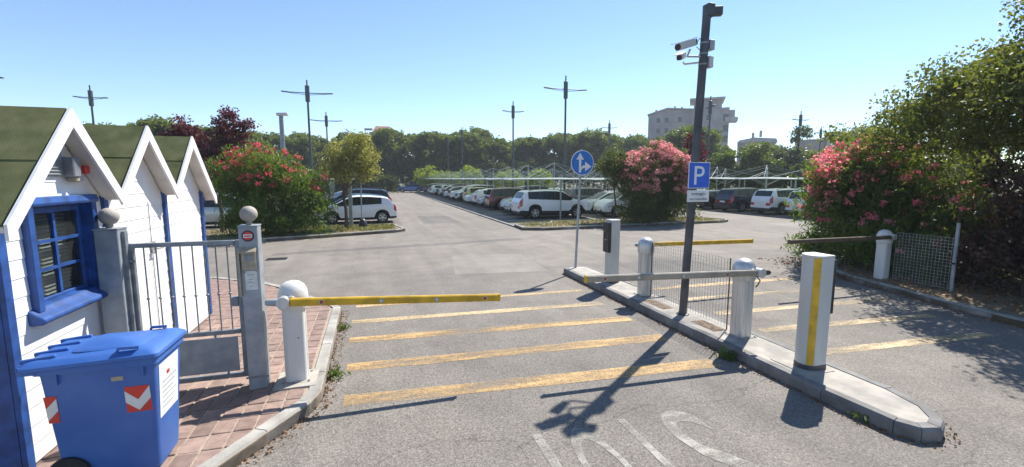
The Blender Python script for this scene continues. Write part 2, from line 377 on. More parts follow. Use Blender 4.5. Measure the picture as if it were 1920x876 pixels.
# ================================================================== SETTING
def struct(o): o['kind'] = 'structure'; return o
struct(sheet([(-1500, -1500), (1500, -1500), (1500, 1500), (-1500, 1500)], -0.02).build('ground', M['field']))
struct(sheet([(-60, -40), (60, -40), (60, 11.6), (14, 11.9), (4, 11.2), (-4, 12.4), (-60, 12.4)], 0.0).build('road', M['asph']))
struct(sheet([(-90, 12.4), (-4, 12.4), (4, 11.2), (14, 11.9), (60, 11.6), (140, 11.6), (140, 96), (-90, 96)], 0.0).build('parking_lot', M['lot']))
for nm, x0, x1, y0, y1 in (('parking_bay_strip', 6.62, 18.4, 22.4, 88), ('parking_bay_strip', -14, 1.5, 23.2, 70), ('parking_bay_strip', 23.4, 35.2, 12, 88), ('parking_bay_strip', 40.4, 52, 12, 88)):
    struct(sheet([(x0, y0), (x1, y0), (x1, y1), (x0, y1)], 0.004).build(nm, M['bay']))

def offset_line(pts, d):
    out = []
    for i, q in enumerate(pts):
        a = Vector(pts[max(i - 1, 0)]); b = Vector(q); c = Vector(pts[min(i + 1, len(pts) - 1)])
        n = Vector((0, 0))
        for u, w in ((a, b), (b, c)):
            e = w - u
            if e.length > 1e-6: e.normalize(); n += Vector((-e.y, e.x))
        n.normalize()
        e = (b - a) if (b - a).length > 1e-6 else (c - b); e.normalize()
        k = max(0.5, abs(n.dot(Vector((-e.y, e.x)))))
        out.append(b + n * d / k)
    return out
def kerb(name, pts, width, z1, stone, ma, kind='structure', z0=-0.06, label=None, cat=None, gap=0.006):
    """kerb of separate stones along pts; the stones lie to the left of the line's direction"""
    root = empty(name, (pts[0][0], pts[0][1], 0)); tag(root, label, cat, kind=kind)
    P = [Vector(q) for q in pts]; Q = offset_line(pts, width); o0 = Vector((pts[0][0], pts[0][1]))
    for i in range(len(P) - 1):
        ln = (P[i + 1] - P[i]).length; n = max(1, round(ln / stone))
        for k in range(n):
            f0 = k / n + (gap / 2) / ln; f1 = (k + 1) / n - (gap / 2) / ln
            a, b = P[i].lerp(P[i + 1], f0) - o0, P[i].lerp(P[i + 1], f1) - o0
            c, d = Q[i].lerp(Q[i + 1], f1) - o0, Q[i].lerp(Q[i + 1], f0) - o0
            dz = random.uniform(-0.004, 0.004)
            m = MB(); ins = 0.018
            a2, b2 = a + (d - a) * ins / width, b + (c - b) * ins / width
            vs = [(*a, z0), (*b, z0), (*c, z0), (*d, z0), (*a, z1 - 0.03 + dz), (*b, z1 - 0.03 + dz), (*a2, z1 + dz), (*b2, z1 + dz), (*c, z1 + dz), (*d, z1 + dz)]
            m.add(vs, [(3, 2, 1, 0), (0, 1, 5, 4), (4, 5, 7, 6), (6, 7, 8, 9), (2, 3, 9, 8), (1, 2, 8, 7, 5), (3, 0, 4, 6, 9)])
            m.build('kerb_stone', ma, root)
    return root

# ---- pavement of terracotta pavers on the left
PAVE = [(-1.95, 2.70), (-1.25, 3.80), (-0.66, 4.72), (-0.58, 4.98), (-0.58, 8.28), (-0.72, 8.52), (-1.85, 10.30), (-2.33, 10.87), (-3.43, 11.68), (-6.0, 12.6)]
pav = empty('pavement', (-1.6, 6, 0)); pav['kind'] = 'structure'
def on_pav(o):
    o.location = Vector(o.location) - Vector(pav.location); return o
pb = MB().prism([(q[0], q[1]) for q in PAVE] + [(-9, 12.6), (-9, 1.5), (-2.6, 1.5)], -0.05, 0.112); on_pav(pb.build('paver_bed', M['joint'], pav))
pk = kerb('kerb', PAVE, 0.125, 0.132, 0.48, M['kerb'])
PW, PL = 0.170, 0.250
def inside(x, y, poly):
    c = False; j = len(poly) - 1
    for i in range(len(poly)):
        xi, yi = poly[i]; xj, yj = poly[j]
        if (yi > y) != (yj > y) and x < (xj - xi) * (y - yi) / (yj - yi) + xi: c = not c
        j = i
    return c
PPOLY = [tuple(q) for q in offset_line(PAVE, 0.09)] + [(-9, 12.6), (-9, 1.5), (-2.6, 1.5)]
variants = []
for k in range(5):
    m = MB(); j = lambda: random.uniform(-0.003, 0.003)
    w, l = PW - 0.014, PL - 0.014
    m.box((0, 0, 0), (w, l, 0.05)); m.v = [(x + j(), y + j(), z + (j() if z > 0 else 0)) for x, y, z in m.v]
    variants.append(m.mesh('brick', M['paver'], bevel=0.006))
far = MB()
nx = 0
for i in range(-40, 12):
    for k in range(-10, 42):
        x = -0.83 + i * PW; y = 5.97 + k * PL
        if not inside(x, y, PPOLY) or x < -6 or (x < -2.68 and y < 8.3): continue
        if y < 8.2 and y > 3.2:
            o = link('brick', variants[random.randrange(5)], pav, (x, y, 0.096 + random.uniform(-0.003, 0.003)))
            o.rotation_euler = (random.uniform(-.006, .006), random.uniform(-.01, .01), random.uniform(-.012, .012)); on_pav(o); nx += 1
        else:
            far.box((x, y, 0.096 + random.uniform(-.002, .002)), (PW - 0.014, PL - 0.014, 0.05))
o = far.build('brick_field', M['paver'], pav); on_pav(o); o['kind'] = 'stuff'
print('bricks', nx)

# ---- painted markings
for i, (x0, x1, yl, yr, wd, mm) in enumerate([(-0.36, 4.15, 4.89, 4.56, 0.26, 'stripeY'), (-0.37, 4.1, 5.79, 5.57, 0.25, 'stripeY'), (-0.38, 4.1, 6.81, 6.52, 0.24, 'stripeY'), (-0.38, 4.1, 7.69, 7.50, 0.20, 'stripeYr'), (-0.34, 4.2, 8.65, 8.52, 0.16, 'stripeYb'),
        (5.75, 8.9, 4.42, 4.22, 0.2, 'stripeYr'), (5.7, 9.2, 5.39, 5.12, 0.2, 'stripeYr'), (5.7, 9.6, 6.32, 6.10, 0.2, 'stripeYr'), (5.7, 9.6, 7.27, 7.12, 0.2, 'stripeYr'), (5.7, 9.8, 8.2, 8.1, 0.22, 'stripeYb')]):
    m = MB(); n = 14
    vs = []; fs = []
    for k in range(n + 1):
        f = k / n; x = x0 + (x1 - x0) * f; y = yl + (yr - yl) * f; w = wd / 2 + random.uniform(-0.012, 0.012)
        vs += [(x, y - w, 0.004), (x, y + w, 0.004)]
    fs = [(2 * k, 2 * k + 2, 2 * k + 3, 2 * k + 1) for k in range(n)]
    o = m.add(vs, fs).build('road_stripe', M[mm])
    o['kind'] = 'structure'
rl = empty('road_lettering', (2.0, 2.9, 0.0)); rl['kind'] = 'structure'
for ch, xr, wd in (('S', 3.0, 0.42), ('T', 2.47, 0.42), ('O', 1.97, 0.40), ('P', 1.42, 0.38)):
    o = link('letter', text_mesh(ch, 'letter', wd, 1.62, M['stripeW']), rl, (xr - 2.0, 3.70 - 2.9, 0.004)); o.rotation_euler = (0, 0, math.pi)

# ---- repair patches and a trench scar in the asphalt
M['patch'] = asphalt('asphalt_patch', (0.145, 0.133, 0.12), (0.165, 0.15, 0.134), 0.38)
M['patchl'] = asphalt('asphalt_patch_pale', (0.225, 0.205, 0.178), (0.25, 0.226, 0.197), 0.28)
for pts, mm in (([(1.9, 10.9), (4.3, 10.6), (4.4, 13.4), (2.3, 13.7)], 'patchl'), ([(-3.0, 15.3), (5.6, 16.5), (5.6, 17.0), (-3.0, 15.75)], 'patch'), ([(2.6, 24.0), (4.6, 24.0), (4.5, 29.0), (2.7, 29.0)], 'patch'), ([(6.3, 9.3), (8.9, 9.2), (8.8, 11.0), (6.4, 11.1)], 'patch'), ([(19.5, 17.0), (22.5, 16.4), (22.8, 18.4), (19.8, 18.9)], 'patchl')):
    struct(sheet(pts, 0.003).build('asphalt_patch', M[mm]))
# ---- traffic island
ISL = [(4.50, 10.2), (4.48, 6.4), (4.48, 3.4), (4.52, 2.72), (4.62, 2.55), (4.80, 2.50), (4.98, 2.58), (5.16, 2.80), (5.26, 3.2), (5.27, 6.4), (5.27, 10.2), (5.12, 10.45), (4.68, 10.45), (4.50, 10.2)]
kerb('island_kerb', ISL, 0.11, 0.135, 0.98, M['kerbd'])
struct(MB().prism([tuple(q) for q in offset_line(ISL, 0.09)][:-1], -0.05, 0.128).build('traffic_island', M['conc']))
for y0, y1, x0, x1 in ((6.45, 7.05, 4.70, 4.90), (5.25, 5.75, 4.72, 4.93)):
    struct(MB().box(((x0 + x1) / 2, (y0 + y1) / 2, 0.126), (x1 - x0, y1 - y0, 0.012)).build('island_drain_slot', M['rust']))

# ---- verge on the right with its kerb
VER = [(9.55, 0.5), (9.80, 4.2), (9.95, 5.15), (10.22, 6.2), (10.52, 7.6), (10.85, 8.2), (11.6, 8.8), (13.5, 9.5), (16, 9.9), (19, 10.2)]
kerb('verge_kerb', VER[::-1], 0.12, 0.125, 0.55, M['kerb'])
struct(MB().prism(VER + [(30, 10.2), (30, 0.5)], -0.05, 0.10).build('verge', M['soil']))

# ---- planters either side of the far aisle
PLL = [(-14, 17.2), (-5.6, 18.2), (-2.0, 19.3), (1.0, 20.35), (1.40, 20.75), (1.35, 21.3), (1.0, 23.0), (-14, 23.0)]
PLR = [(6.55, 19.5), (7.5, 19.15), (12.0, 19.35), (18.2, 19.85), (18.7, 20.2), (18.6, 21.0), (18.2, 22.2), (9.0, 22.2), (8.4, 21.0), (6.62, 21.0)]
for pl, d in ((PLL, 1), (PLR, 1)):
    kerb('planter_kerb', pl + [pl[0]], 0.12, 0.14, 1.0, M['kerb'])
    struct(MB().prism(pl, -0.05, 0.11).build('planter_bed', M['soil']))
kerb('parking_kerb', [(6.62, 88), (6.62, 64), (6.52, 42), (6.55, 21.0)], 0.14, 0.07, 2.0, M['kerb'])

# ================================================================== BEACH-HUT KIOSKS
XF, XO = -2.59, -2.44
HY = [4.18, 5.575, 6.97, 8.31]
def make_hut(i, label):
    y0, y1 = HY[i], HY[i + 1]; yc = (y0 + y1) / 2; hw = (y1 - y0) / 2
    zp = 2.93; sl = 1.045
    yl = y0 - (0.16 if i == 0 else 0); yr = y1 + (0.16 if i == 2 else 0)
    root = empty('wooden_hut', (-3.8, yc, 0.12), label=label, cat='hut'); off = -Vector(root.location)
    def P(m, name, ma, par=None, **k):
        o = m.build(name, ma, par or root, **k)
        if par is None: o.location = off
        return o
    # walls behind the cladding
    w = MB(); w.box((-5.03, yc, 1.17), (0.04, 2 * hw - 0.02, 2.1)); w.box((-3.83, y0 + 0.02, 1.17), (2.36, 0.03, 2.1)); w.box((-3.83, y1 - 0.02, 1.17), (2.36, 0.03, 2.1))
    w.box((-3.83, yc, 0.135), (2.36, 2 * hw - 0.1, 0.03))
    P(w, 'wall', M['board'] if i else M['interior'])
    if i == 0:
        P(MB().box((-3.83, y0 - 0.002, 1.19), (2.4, 0.012, 2.1)), 'side_wall', M['board'])
    # planks
    z = 0.14; pit = 0.1455
    WY0, WY1, WZ0, WZ1 = 4.50, 5.30, 1.30, 2.13
    def hwid(q): return min(hw - 0.004, max(0.0, (zp - 0.07 - q) / sl))
    while z < zp - 0.14:
        zb = z + pit + 0.008
        a0, a1 = hwid(z), hwid(zb)
        spans = [((yc - a0, yc - a1), (yc + a0, yc + a1))]
        if i == 0 and z < WZ1 - 0.02 and zb > WZ0 + 0.03:
            spans = [((yc - a0, yc - a1), (WY0, WY0)), ((WY1, WY1), (yc + a0, yc + a1))]
        for (l0, l1), (r0, r1) in spans:
            xb, xt, xi = XF + 0.008, XF + 0.002, XF - 0.016
            vs = [(xi, l0, z), (xb, l0, z), (xb, r0, z), (xi, r0, z), (xi, l1, zb), (xt, l1, zb), (xt, r1, zb), (xi, r1, zb)]
            P(MB().add(vs, [(3, 2, 1, 0), (4, 5, 6, 7), (0, 1, 5, 4), (1, 2, 6, 5), (2, 3, 7, 6), (3, 0, 4, 7)]), 'plank', M['board'])
        z += pit
    # roof: deck, felt strips, soffit, fascia
    for sgn, ye in ((-1, yl), (1, yr)):
        run = abs(ye - yc); ze = zp - run * sl
        def at(f, d): return (yc + sgn * run * f, zp - run * sl * f + d)
        P(MB().prism([at(0, -0.022), at(1, -0.022), at(1, -0.055), at(0, -0.055)], -5.1, XO, 'x'), 'roof_deck', M['soffit'])
        for f0, f1, lift in ((0, 0.5, 0.009), (0.47, 1.0, 0.0)):
            P(MB().prism([at(f0, lift + 0.004), at(f1, lift + 0.004), at(f1, lift - 0.016), at(f0, lift - 0.016)], -5.12, XO - 0.004, 'x'), 'roof_felt', M['felt'])
        P(MB().prism([at(-0.0, 0.006), at(1, 0.006), at(1, -0.03), at(0, -0.03)], XO - 0.002, XO + 0.012, 'x'), 'drip_edge', M['felte'])
        e = 0.035
        P(MB().prism([(yc, zp + 0.02), (ye + sgn * 0.02, ze + 0.01 - 0.01), (ye + sgn * 0.02, ze - 0.115), (ye - sgn * 0.005, ze - 0.115), (yc, zp - 0.145)], XO + 0.0135 + 0.002 * (sgn > 0), XO + e + 0.002 * (sgn > 0), 'x'), 'fascia', M['trim'])
        P(MB().prism([at(0.04, -0.057), at(0.985, -0.057), at(0.985, -0.075), at(0.04, -0.075)], XF + 0.02, XO, 'x'), 'soffit', M['soffit'])
    # blue corner boards
    P(MB().box((XF + 0.02, y1 + 0.001, 1.15), (0.035, 0.075, 2.06 if i < 2 else 1.98)), 'corner_board', M['blue'])
    if i == 0:
        P(MB().box((XF + 0.02, y0 - 0.005, 1.15), (0.035, 0.075, 2.06)), 'corner_board', M['blue'])
        P(MB().box((XF - 0.15, y0 - 0.03, 1.15), (0.30, 0.03, 2.06)), 'corner_board', M['blue'])
    if i == 2:
        P(MB().box((XF - 0.05, y1 + 0.09, 2.02), (0.16, 0.14, 0.075)), 'eave_bracket', M['blue'])
    if i == 0:
        fx = XF
        win = MB().box((fx + 0.02, WY0 - 0.032, (WZ0 + WZ1) / 2), (0.07, 0.072, WZ1 - WZ0 + 0.02)).build('window', M['blue'], root, bevel=0.006); win.location = off
        def Wp(m, name, ma, **k):
            return m.build(name, ma, win, **k)
        Wp(MB().box((fx + 0.02, WY1 + 0.032, (WZ0 + WZ1) / 2), (0.07, 0.072, WZ1 - WZ0 + 0.02)), 'frame', M['blue'], bevel=0.006)
        Wp(MB().prism([(fx - 0.02, WZ1), (fx + 0.055, WZ1 - 0.003), (fx + 0.065, WZ1 + 0.02), (fx + 0.05, WZ1 + 0.07), (fx - 0.02, WZ1 + 0.075)], WY0 - 0.10, WY1 + 0.10, 'y'), 'header', M['blue'], bevel=0.004)
        Wp(MB().prism([(fx - 0.10, WZ0 + 0.03), (fx + 0.016, WZ0 + 0.022), (fx + 0.05, WZ0 - 0.012), (fx + 0.105, WZ0 - 0.045), (fx + 0.115, WZ0 - 0.075), (fx + 0.09, WZ0 - 0.10), (fx + 0.01, WZ0 - 0.10), (fx - 0.10, WZ0 - 0.05)], WY0 - 0.12, WY1 + 0.13, 'y'), 'sill', M['blue'], bevel=0.008)
        for yy in (WY0 + 0.004, WY1 - 0.004): Wp(MB().box((fx - 0.06, yy, (WZ0 + WZ1) / 2), (0.11, 0.012, WZ1 - WZ0)), 'reveal', M['blue'])
        Wp(MB().box((fx - 0.06, (WY0 + WY1) / 2, WZ1 - 0.006), (0.11, WY1 - WY0 - 0.03, 0.012)), 'reveal', M['blue'])
        gx = fx - 0.055; ya, yb, za, zb = WY0 + 0.012, WY1 - 0.012, WZ0, WZ1 - 0.014
        for yy in (ya + 0.028, yb - 0.028): Wp(MB().box((gx, yy, (za + zb) / 2), (0.04, 0.056, zb - za)), 'sash', M['blue'], bevel=0.004)
        for zz in (za + 0.03, zb - 0.028): Wp(MB().box((gx, (ya + yb) / 2, zz), (0.038, yb - ya - 0.114, 0.056)), 'sash', M['blue'], bevel=0.004)
        ym = (ya + yb) / 2
        Wp(MB().box((gx, ym, (za + zb) / 2), (0.034, 0.032, zb - za - 0.12)), 'muntin', M['blue'])
        ph = (zb - za - 0.116) / 3; pw = (yb - ya - 0.112 - 0.032) / 2
        for r in range(3):
            zz = za + 0.058 + ph * (r + 0.5)
            for c in (-1, 1):
                yy = ym + c * (0.016 + pw / 2)
                Wp(MB().box((gx - 0.004, yy, zz), (0.005, pw, ph - 0.02)), 'pane', M['winglass'])
                if r < 2: Wp(MB().box((gx + 0.001, yy, zz + ph / 2), (0.032, pw - 0.001, 0.026)), 'muntin', M['blue'])
        for k in range(22):
            Wp(MB().box((gx - 0.09, ym, za + 0.05 + k * 0.034), (0.03, yb - ya - 0.1, 0.004), mx=Matrix.Rotation(R(35), 4, 'Y')), 'blind_slat', M['blind'])
        # louvred vent, grey box and red sounder in the gable
        vt = P(MB().prism([(4.68, 2.37), (4.97, 2.37), (4.97, 2.60), (4.92, 2.60), (4.68, 2.45)], XF + 0.012, XF + 0.03, 'x'), 'gable_vent', M['galv'])
        for k in range(5):
            vt2 = MB().box((XF + 0.034, 4.83, 2.385 + k * 0.028), (0.012, 0.25, 0.01), mx=Matrix.Rotation(R(30), 4, 'Y')).build('louvre', M['galvd'], vt)
        sb = P(MB().box((XF + 0.06, 5.02, 2.45), (0.10, 0.10, 0.17)), 'alarm_box', M['galvd'], bevel=0.008)
        MB().box((XF + 0.04, 5.14, 2.40), (0.05, 0.13, 0.15)).build('box_cover', M['alu'], sb, bevel=0.006)
        MB().box((XF + 0.07, 5.20, 2.43), (0.06, 0.065, 0.075)).build('red_lens', M['red'], sb, bevel=0.01)
        MB().box((XF + 0.06, 5.045, 2.345), (0.07, 0.06, 0.05)).build('lamp', M['beige'], sb, bevel=0.01)
    elif i == 1:
        vt = P(MB().prism([(yc - 0.22, 2.42), (yc - 0.08, 2.42), (yc - 0.08, 2.56), (yc - 0.13, 2.56)], XF + 0.012, XF + 0.03, 'x'), 'gable_vent', M['galv'])
        for k in range(4): MB().box((XF + 0.034, yc - 0.13, 2.435 + k * 0.024), (0.012, 0.1, 0.008)).build('louvre', M['galvd'], vt)
    if i == 1:
        lt = P(MB().box((XF + 0.035, 6.52, 1.52), (0.03, 0.05, 0.16)), 'door_latch', M['alu'], bevel=0.006)
        MB().tube([(XF + 0.03, 6.50, 1.50), (XF + 0.09, 6.50, 1.50), (XF + 0.09, 6.62, 1.50)], 0.009, 6).build('handle', M['beige'], lt)
        P(MB().box((XF + 0.016, 6.52, 1.12), (0.008, 0.004, 1.9)), 'door_joint', M['galvd'])
    return root
make_hut(0, 'white clapboard hut with blue six-pane window behind the blue bin')
make_hut(1, 'middle white clapboard hut of three, seen through the steel gate')
make_hut(2, 'farthest white gabled hut of three, next to the purple-leaved tree')

# ================================================================== GATE
def gate_post(x, y, w, label, extras):
    p = empty('gate_post', (x, y, 0.11), label=label, cat='gate post')
    m = MB(); m.box((0, 0, 0.875), (w, w, 1.75)).build('post', M['galv'], p, bevel=0.006)
    MB().box((0, 0, 1.755), (w + 0.01, w + 0.01, 0.012)).build('cap_plate', M['galv'], p)
    MB().lathe([(0.035, 1.76), (0.028, 1.775), (0.028, 1.80)], n=16).sphere((0, 0, 1.875), 0.083, 24, 14).build('ball_finial', M['conc'], p, smooth=50)
    return p
gp = gate_post(-1.225, 5.30, 0.175, 'galvanised post with ball cap, round sticker and paper notice, right of gate', True)
fy = -0.0875
MB().box((0, fy - 0.003, 0.14), (0.22, 0.004, 0.02)).build('base_weld', M['galvd'], gp)
st = MB().lathe([(0.058, 0), (0.058, 0.004)], (0, fy - 0.001, 1.655), 28, Matrix.Rotation(R(90), 4, 'X')).build('sticker', M['black'], gp)
MB().lathe([(0.044, 0), (0.044, 0.003)], (0, fy - 0.005, 1.655), 24, Matrix.Rotation(R(90), 4, 'X')).build('sticker_ring', M['red'], st)
MB().box((0, fy - 0.009, 1.655), (0.082, 0.003, 0.034)).build('sticker_band', M['signw'], st)
MB().box((0, fy - 0.0112, 1.655), (0.066, 0.002, 0.014)).build('sticker_text_bar', M['red'], st)
ic = MB().box((-0.005, fy - 0.012, 1.40), (0.135, 0.024, 0.20)).build('intercom', M['beige'], gp, bevel=0.004)
MB().prism([(fy - 0.001, 1.54), (fy - 0.07, 1.50), (fy - 0.07, 1.485), (fy - 0.001, 1.51)], -0.095, 0.07, 'x').build('hood', M['beige'], ic)
MB().box((-0.005, fy - 0.027, 1.43), (0.07, 0.006, 0.06)).build('speaker_panel', M['galvd'], ic)
MB().box((-0.095, fy - 0.01, 1.28), (0.02, 0.05, 0.50)).build('side_flange', M['beige'], gp)
nb = MB().box((0.005, fy - 0.004, 1.19), (0.115, 0.004, 0.20)).build('paper_notice', M['paper'], gp)
for k, (w, zz) in enumerate(((0.06, 1.25), (0.035, 1.20), (0.05, 1.17), (0.03, 1.13))):
    MB().box((0.0, fy - 0.0066, zz), (w, 0.001, 0.006)).build('text_line', M['galvd'], nb)
for sx in (-0.05, 0.055): MB().sphere((sx, fy - 0.007, 1.28), 0.005, 8, 6).build('pin', M['galvd'], nb)
gl = gate_post(-2.45, 5.37, 0.19, 'wide galvanised post with ball cap between window and gate', False)
MB().box((0.11, 0, 0.95), (0.03, 0.06, 1.55)).build('hinge_strip', M['galvd'], gl)
for zz in (0.45, 1.42): MB().tube([(0.10, 0.0, zz), (0.17, 0.02, zz)], 0.016, 8).build('hinge', M['galvd'], gl)

g = empty('steel_gate', (-1.85, 5.42, 0.11), label='galvanised steel pedestrian gate with vertical bars and solid bottom panel', cat='gate')
ga, gb = -0.47, 0.475; zt, zm, zb = 1.57, 0.60, 0.11
for xx in (ga, gb): MB().box((xx, 0, (zt + zb) / 2), (0.05, 0.05, zt - zb + 0.05)).build('stile', M['galvd'], g, bevel=0.004)
for zz in (zt, zm, zb): MB().box((0, 0, zz), (gb - ga - 0.052, 0.046, 0.046)).build('rail', M['galvd'], g, bevel=0.004)
for k in range(8):
    xx = ga + (gb - ga) * (k + 1) / 9
    b = MB().tube([(xx, 0, zm + 0.024), (xx, 0, zt - 0.024)], 0.0075, 8).build('bar', M['galvd'], g, smooth=40)
    MB().sphere((xx, 0, 1.02), 0.017, 10, 8, 0.8).build('collar', M['galvd'], b, smooth=60)
MB().box((0, 0, (zm + zb) / 2 - 0.005), (gb - ga - 0.12, 0.012, zm - zb - 0.105)).build('panel', M['galv'], g)
for xx, zz in ((-0.2, zm - 0.038), (0.2, zm - 0.038), (-0.2, zb + 0.036), (0.3, zb + 0.036)): MB().box((xx, 0, zz), (0.02, 0.014, 0.03)).build('panel_bracket', M['galvd'], g)
MB().box((gb - 0.065, 0, 0.93), (0.075, 0.05, 0.10)).build('lock_box', M['galvd'], g, bevel=0.004)
MB().box((gb + 0.055, 0, 0.93), (0.05, 0.04, 0.08)).build('strike', M['galvd'], g)

# ================================================================== BLUE WHEELED BIN
def bin_():
    r = empty('wheelie_bin', (-1.92, 4.04, 0.112), label='large blue wheeled recycling bin with red and white chevrons, by the hut window', cat='bin')
    # body: lofted rounded rectangles (x along the depth, hinge at -x; y across)
    def rr(x0, x1, y0, y1, z, rad, n=5):
        out = []
        for cx, cy, a in ((x1 - rad, y1 - rad, 0), (x0 + rad, y1 - rad, 90), (x0 + rad, y0 + rad, 180), (x1 - rad, y0 + rad, 270)):
            for k in range(n): q = R(a + 90 * k / (n - 1)); out.append((cx + rad * math.cos(q), cy + rad * math.sin(q), z))
        return out
    def loft(rings):
        m = MB(); n = len(rings[0])
        vs = [q for ring in rings for q in ring]; fs = [(i * n + k, i * n + (k + 1) % n, (i + 1) * n + (k + 1) % n, (i + 1) * n + k) for i in range(len(rings) - 1) for k in range(n)]
        fs += [tuple(range(n))[::-1], tuple((len(rings) - 1) * n + k for k in range(n))]
        return m.add(vs, fs)
    body = loft([rr(-0.27, 0.31, -0.19, 0.19, 0.06, 0.04), rr(-0.275, 0.32, -0.20, 0.20, 0.11, 0.05), rr(-0.31, 0.365, -0.25, 0.25, 0.875, 0.04), rr(-0.315, 0.368, -0.254, 0.254, 0.895, 0.04), rr(-0.335, 0.385, -0.275, 0.275, 0.90, 0.04), rr(-0.335, 0.385, -0.275, 0.275, 0.952, 0.04)])
    body.build('body', M['binblue'], r, smooth=35)
    for yy in (-0.25, 0.25):
        for xx in (-0.2, 0.3): MB().prism([(xx - 0.006, 0.90), (xx + 0.006, 0.90), (xx + 0.004, 0.82), (xx - 0.004, 0.84)], yy - 0.02, yy + 0.02, 'y').build('rim_rib', M['binblue'], r)
    lid = loft([rr(-0.40, 0.40, -0.287, 0.287, 0.955, 0.04), rr(-0.405, 0.408, -0.292, 0.292, 0.962, 0.04), rr(-0.405, 0.404, -0.288, 0.288, 0.985, 0.04), rr(-0.385, 0.37, -0.258, 0.258, 1.012, 0.05), rr(-0.365, 0.33, -0.23, 0.23, 1.022, 0.06)])
    # lid falls towards the hinge
    lid.v = [(x, y, z - 0.03 * max(0, -(x + 0.05)) / 0.4) for x, y, z in lid.v]
    ld = lid.build('lid', M['binblue'], r, smooth=35)
    loft([rr(-0.16, 0.28, -0.18, 0.18, 1.015, 0.06), rr(-0.12, 0.24, -0.15, 0.15, 1.04, 0.06)]).build('lid_crown', M['binblue'], ld, smooth=35)
    MB().tube([(0.27, -0.24, 1.008), (0.28, -0.245, 1.035), (0.16, -0.245, 1.037), (0.15, -0.24, 1.008)], 0.012, 8).build('lid_handle', M['binblue'], ld, smooth=50)
    MB().tube([(0.27, 0.22, 1.008), (0.28, 0.225, 1.04), (0.18, 0.225, 1.04), (0.17, 0.22, 1.008)], 0.012, 8).build('lid_handle', M['binblue'], ld, smooth=50)
    for yy in (-0.24, -0.08, 0.08, 0.24): MB().box((-0.31, yy * .9, 1.0), (0.20, 0.025, 0.03), mx=Matrix.Rotation(R(-6), 4, 'Y')).build('hinge_rib', M['binblue'], ld, bevel=0.004)
    MB().tube([(-0.395, -0.27, 0.95), (-0.395, 0.27, 0.95)], 0.018, 10).build('handle_bar', M['binblue'], r, smooth=50)
    for yy in (-0.28, 0.28): MB().box((-0.355, yy * .95, 0.93), (0.1, 0.02, 0.04)).build('hinge_bracket', M['binblue'], r)
    for yy in (-0.215, 0.215):
        w = MB().lathe([(0.03, -0.03), (0.115, -0.03), (0.13, -0.018), (0.13, 0.018), (0.115, 0.03), (0.03, 0.03)], (-0.22, yy, 0.13), 24, Matrix.Rotation(R(90), 4, 'X')).build('wheel', M['rubber'], r, smooth=40)
        MB().lathe([(0.07, -0.033), (0.075, 0.0), (0.07, 0.033)], (-0.22, yy, 0.13), 16, Matrix.Rotation(R(90), 4, 'X')).build('hub', M['black'], w, smooth=40)
    MB().tube([(-0.22, -0.2, 0.13), (-0.22, 0.2, 0.13)], 0.012, 8).build('axle', M['galvd'], r)
    # chevrons lie on the sloping side face: y follows the taper
    def sy(z): return -(0.20 + 0.05 * (z - 0.11) / 0.765) - 0.0025
    def onside(poly, name, ma, par, d=0.0):
        vs = [(x, sy(z) - d, z) for x, z in poly] + [(x, sy(z) + 0.0015 - d, z) for x, z in poly]; n = len(poly)
        return MB().add(vs, [tuple(range(n)), tuple(range(n, 2 * n))[::-1]] + [(i, n + i, n + (i + 1) % n, (i + 1) % n) for i in range(n)]).build(name, ma, par)
    x0, x1, za, zb_ = 0.168, 0.322, 0.545, 0.745
    ch = onside([(x0, za), (x1, za), (x1, zb_), (x0, zb_)], 'chevron_sticker', M['red'], r)
    xm = (x0 + x1) / 2
    onside([(x0, zb_ - 0.03), (xm, zb_ - 0.105), (x1, zb_ - 0.005), (x1, za + 0.10), (xm, za + 0.012), (x0, za + 0.08)], 'chevron_band', M['reflw'], ch, 0.002)
    ch = onside([(-0.288, za - 0.01), (-0.225, za - 0.01), (-0.225, zb_ - 0.01), (-0.296, zb_ - 0.01)], 'chevron_sticker', M['red'], r)
    onside([(-0.292, za + 0.10), (-0.225, zb_ - 0.03), (-0.225, za + 0.08), (-0.288, za + 0.01)], 'chevron_band', M['reflw'], ch, 0.002)
    onside([(0.10, 0.80), (0.172, 0.80), (0.172, 0.832), (0.10, 0.832)], 'small_sticker', M['beige'], r)
    # notice on the front face
    def sx(z): return 0.32 + 0.045 * (z - 0.11) / 0.765 + 0.0025
    pv = [(sx(z), y, z) for y, z in ((-0.17, 0.44), (0.15, 0.44), (0.17, 0.86), (-0.18, 0.86))]
    nt_ = MB().add(pv, [(0, 1, 2, 3)]).build('front_notice', M['signw'], r)
    MB().add([(sx(z) + 0.002, y, z) for y, z in ((-0.05, 0.74), (0.0, 0.74), (0.0, 0.77), (-0.05, 0.77))], [(0, 1, 2, 3)]).build('notice_emblem', M['red'], nt_)
    for k in range(6):
        z = 0.70 - k * 0.04
        MB().add([(sx(q) + 0.002, y, q) for y, q in ((-0.13, z), (0.12 - 0.03 * (k % 3), z), (0.12 - 0.03 * (k % 3), z + 0.008), (-0.13, z + 0.008))], [(0, 1, 2, 3)]).build('notice_line', M['galv'], nt_)
    return r
bin_()

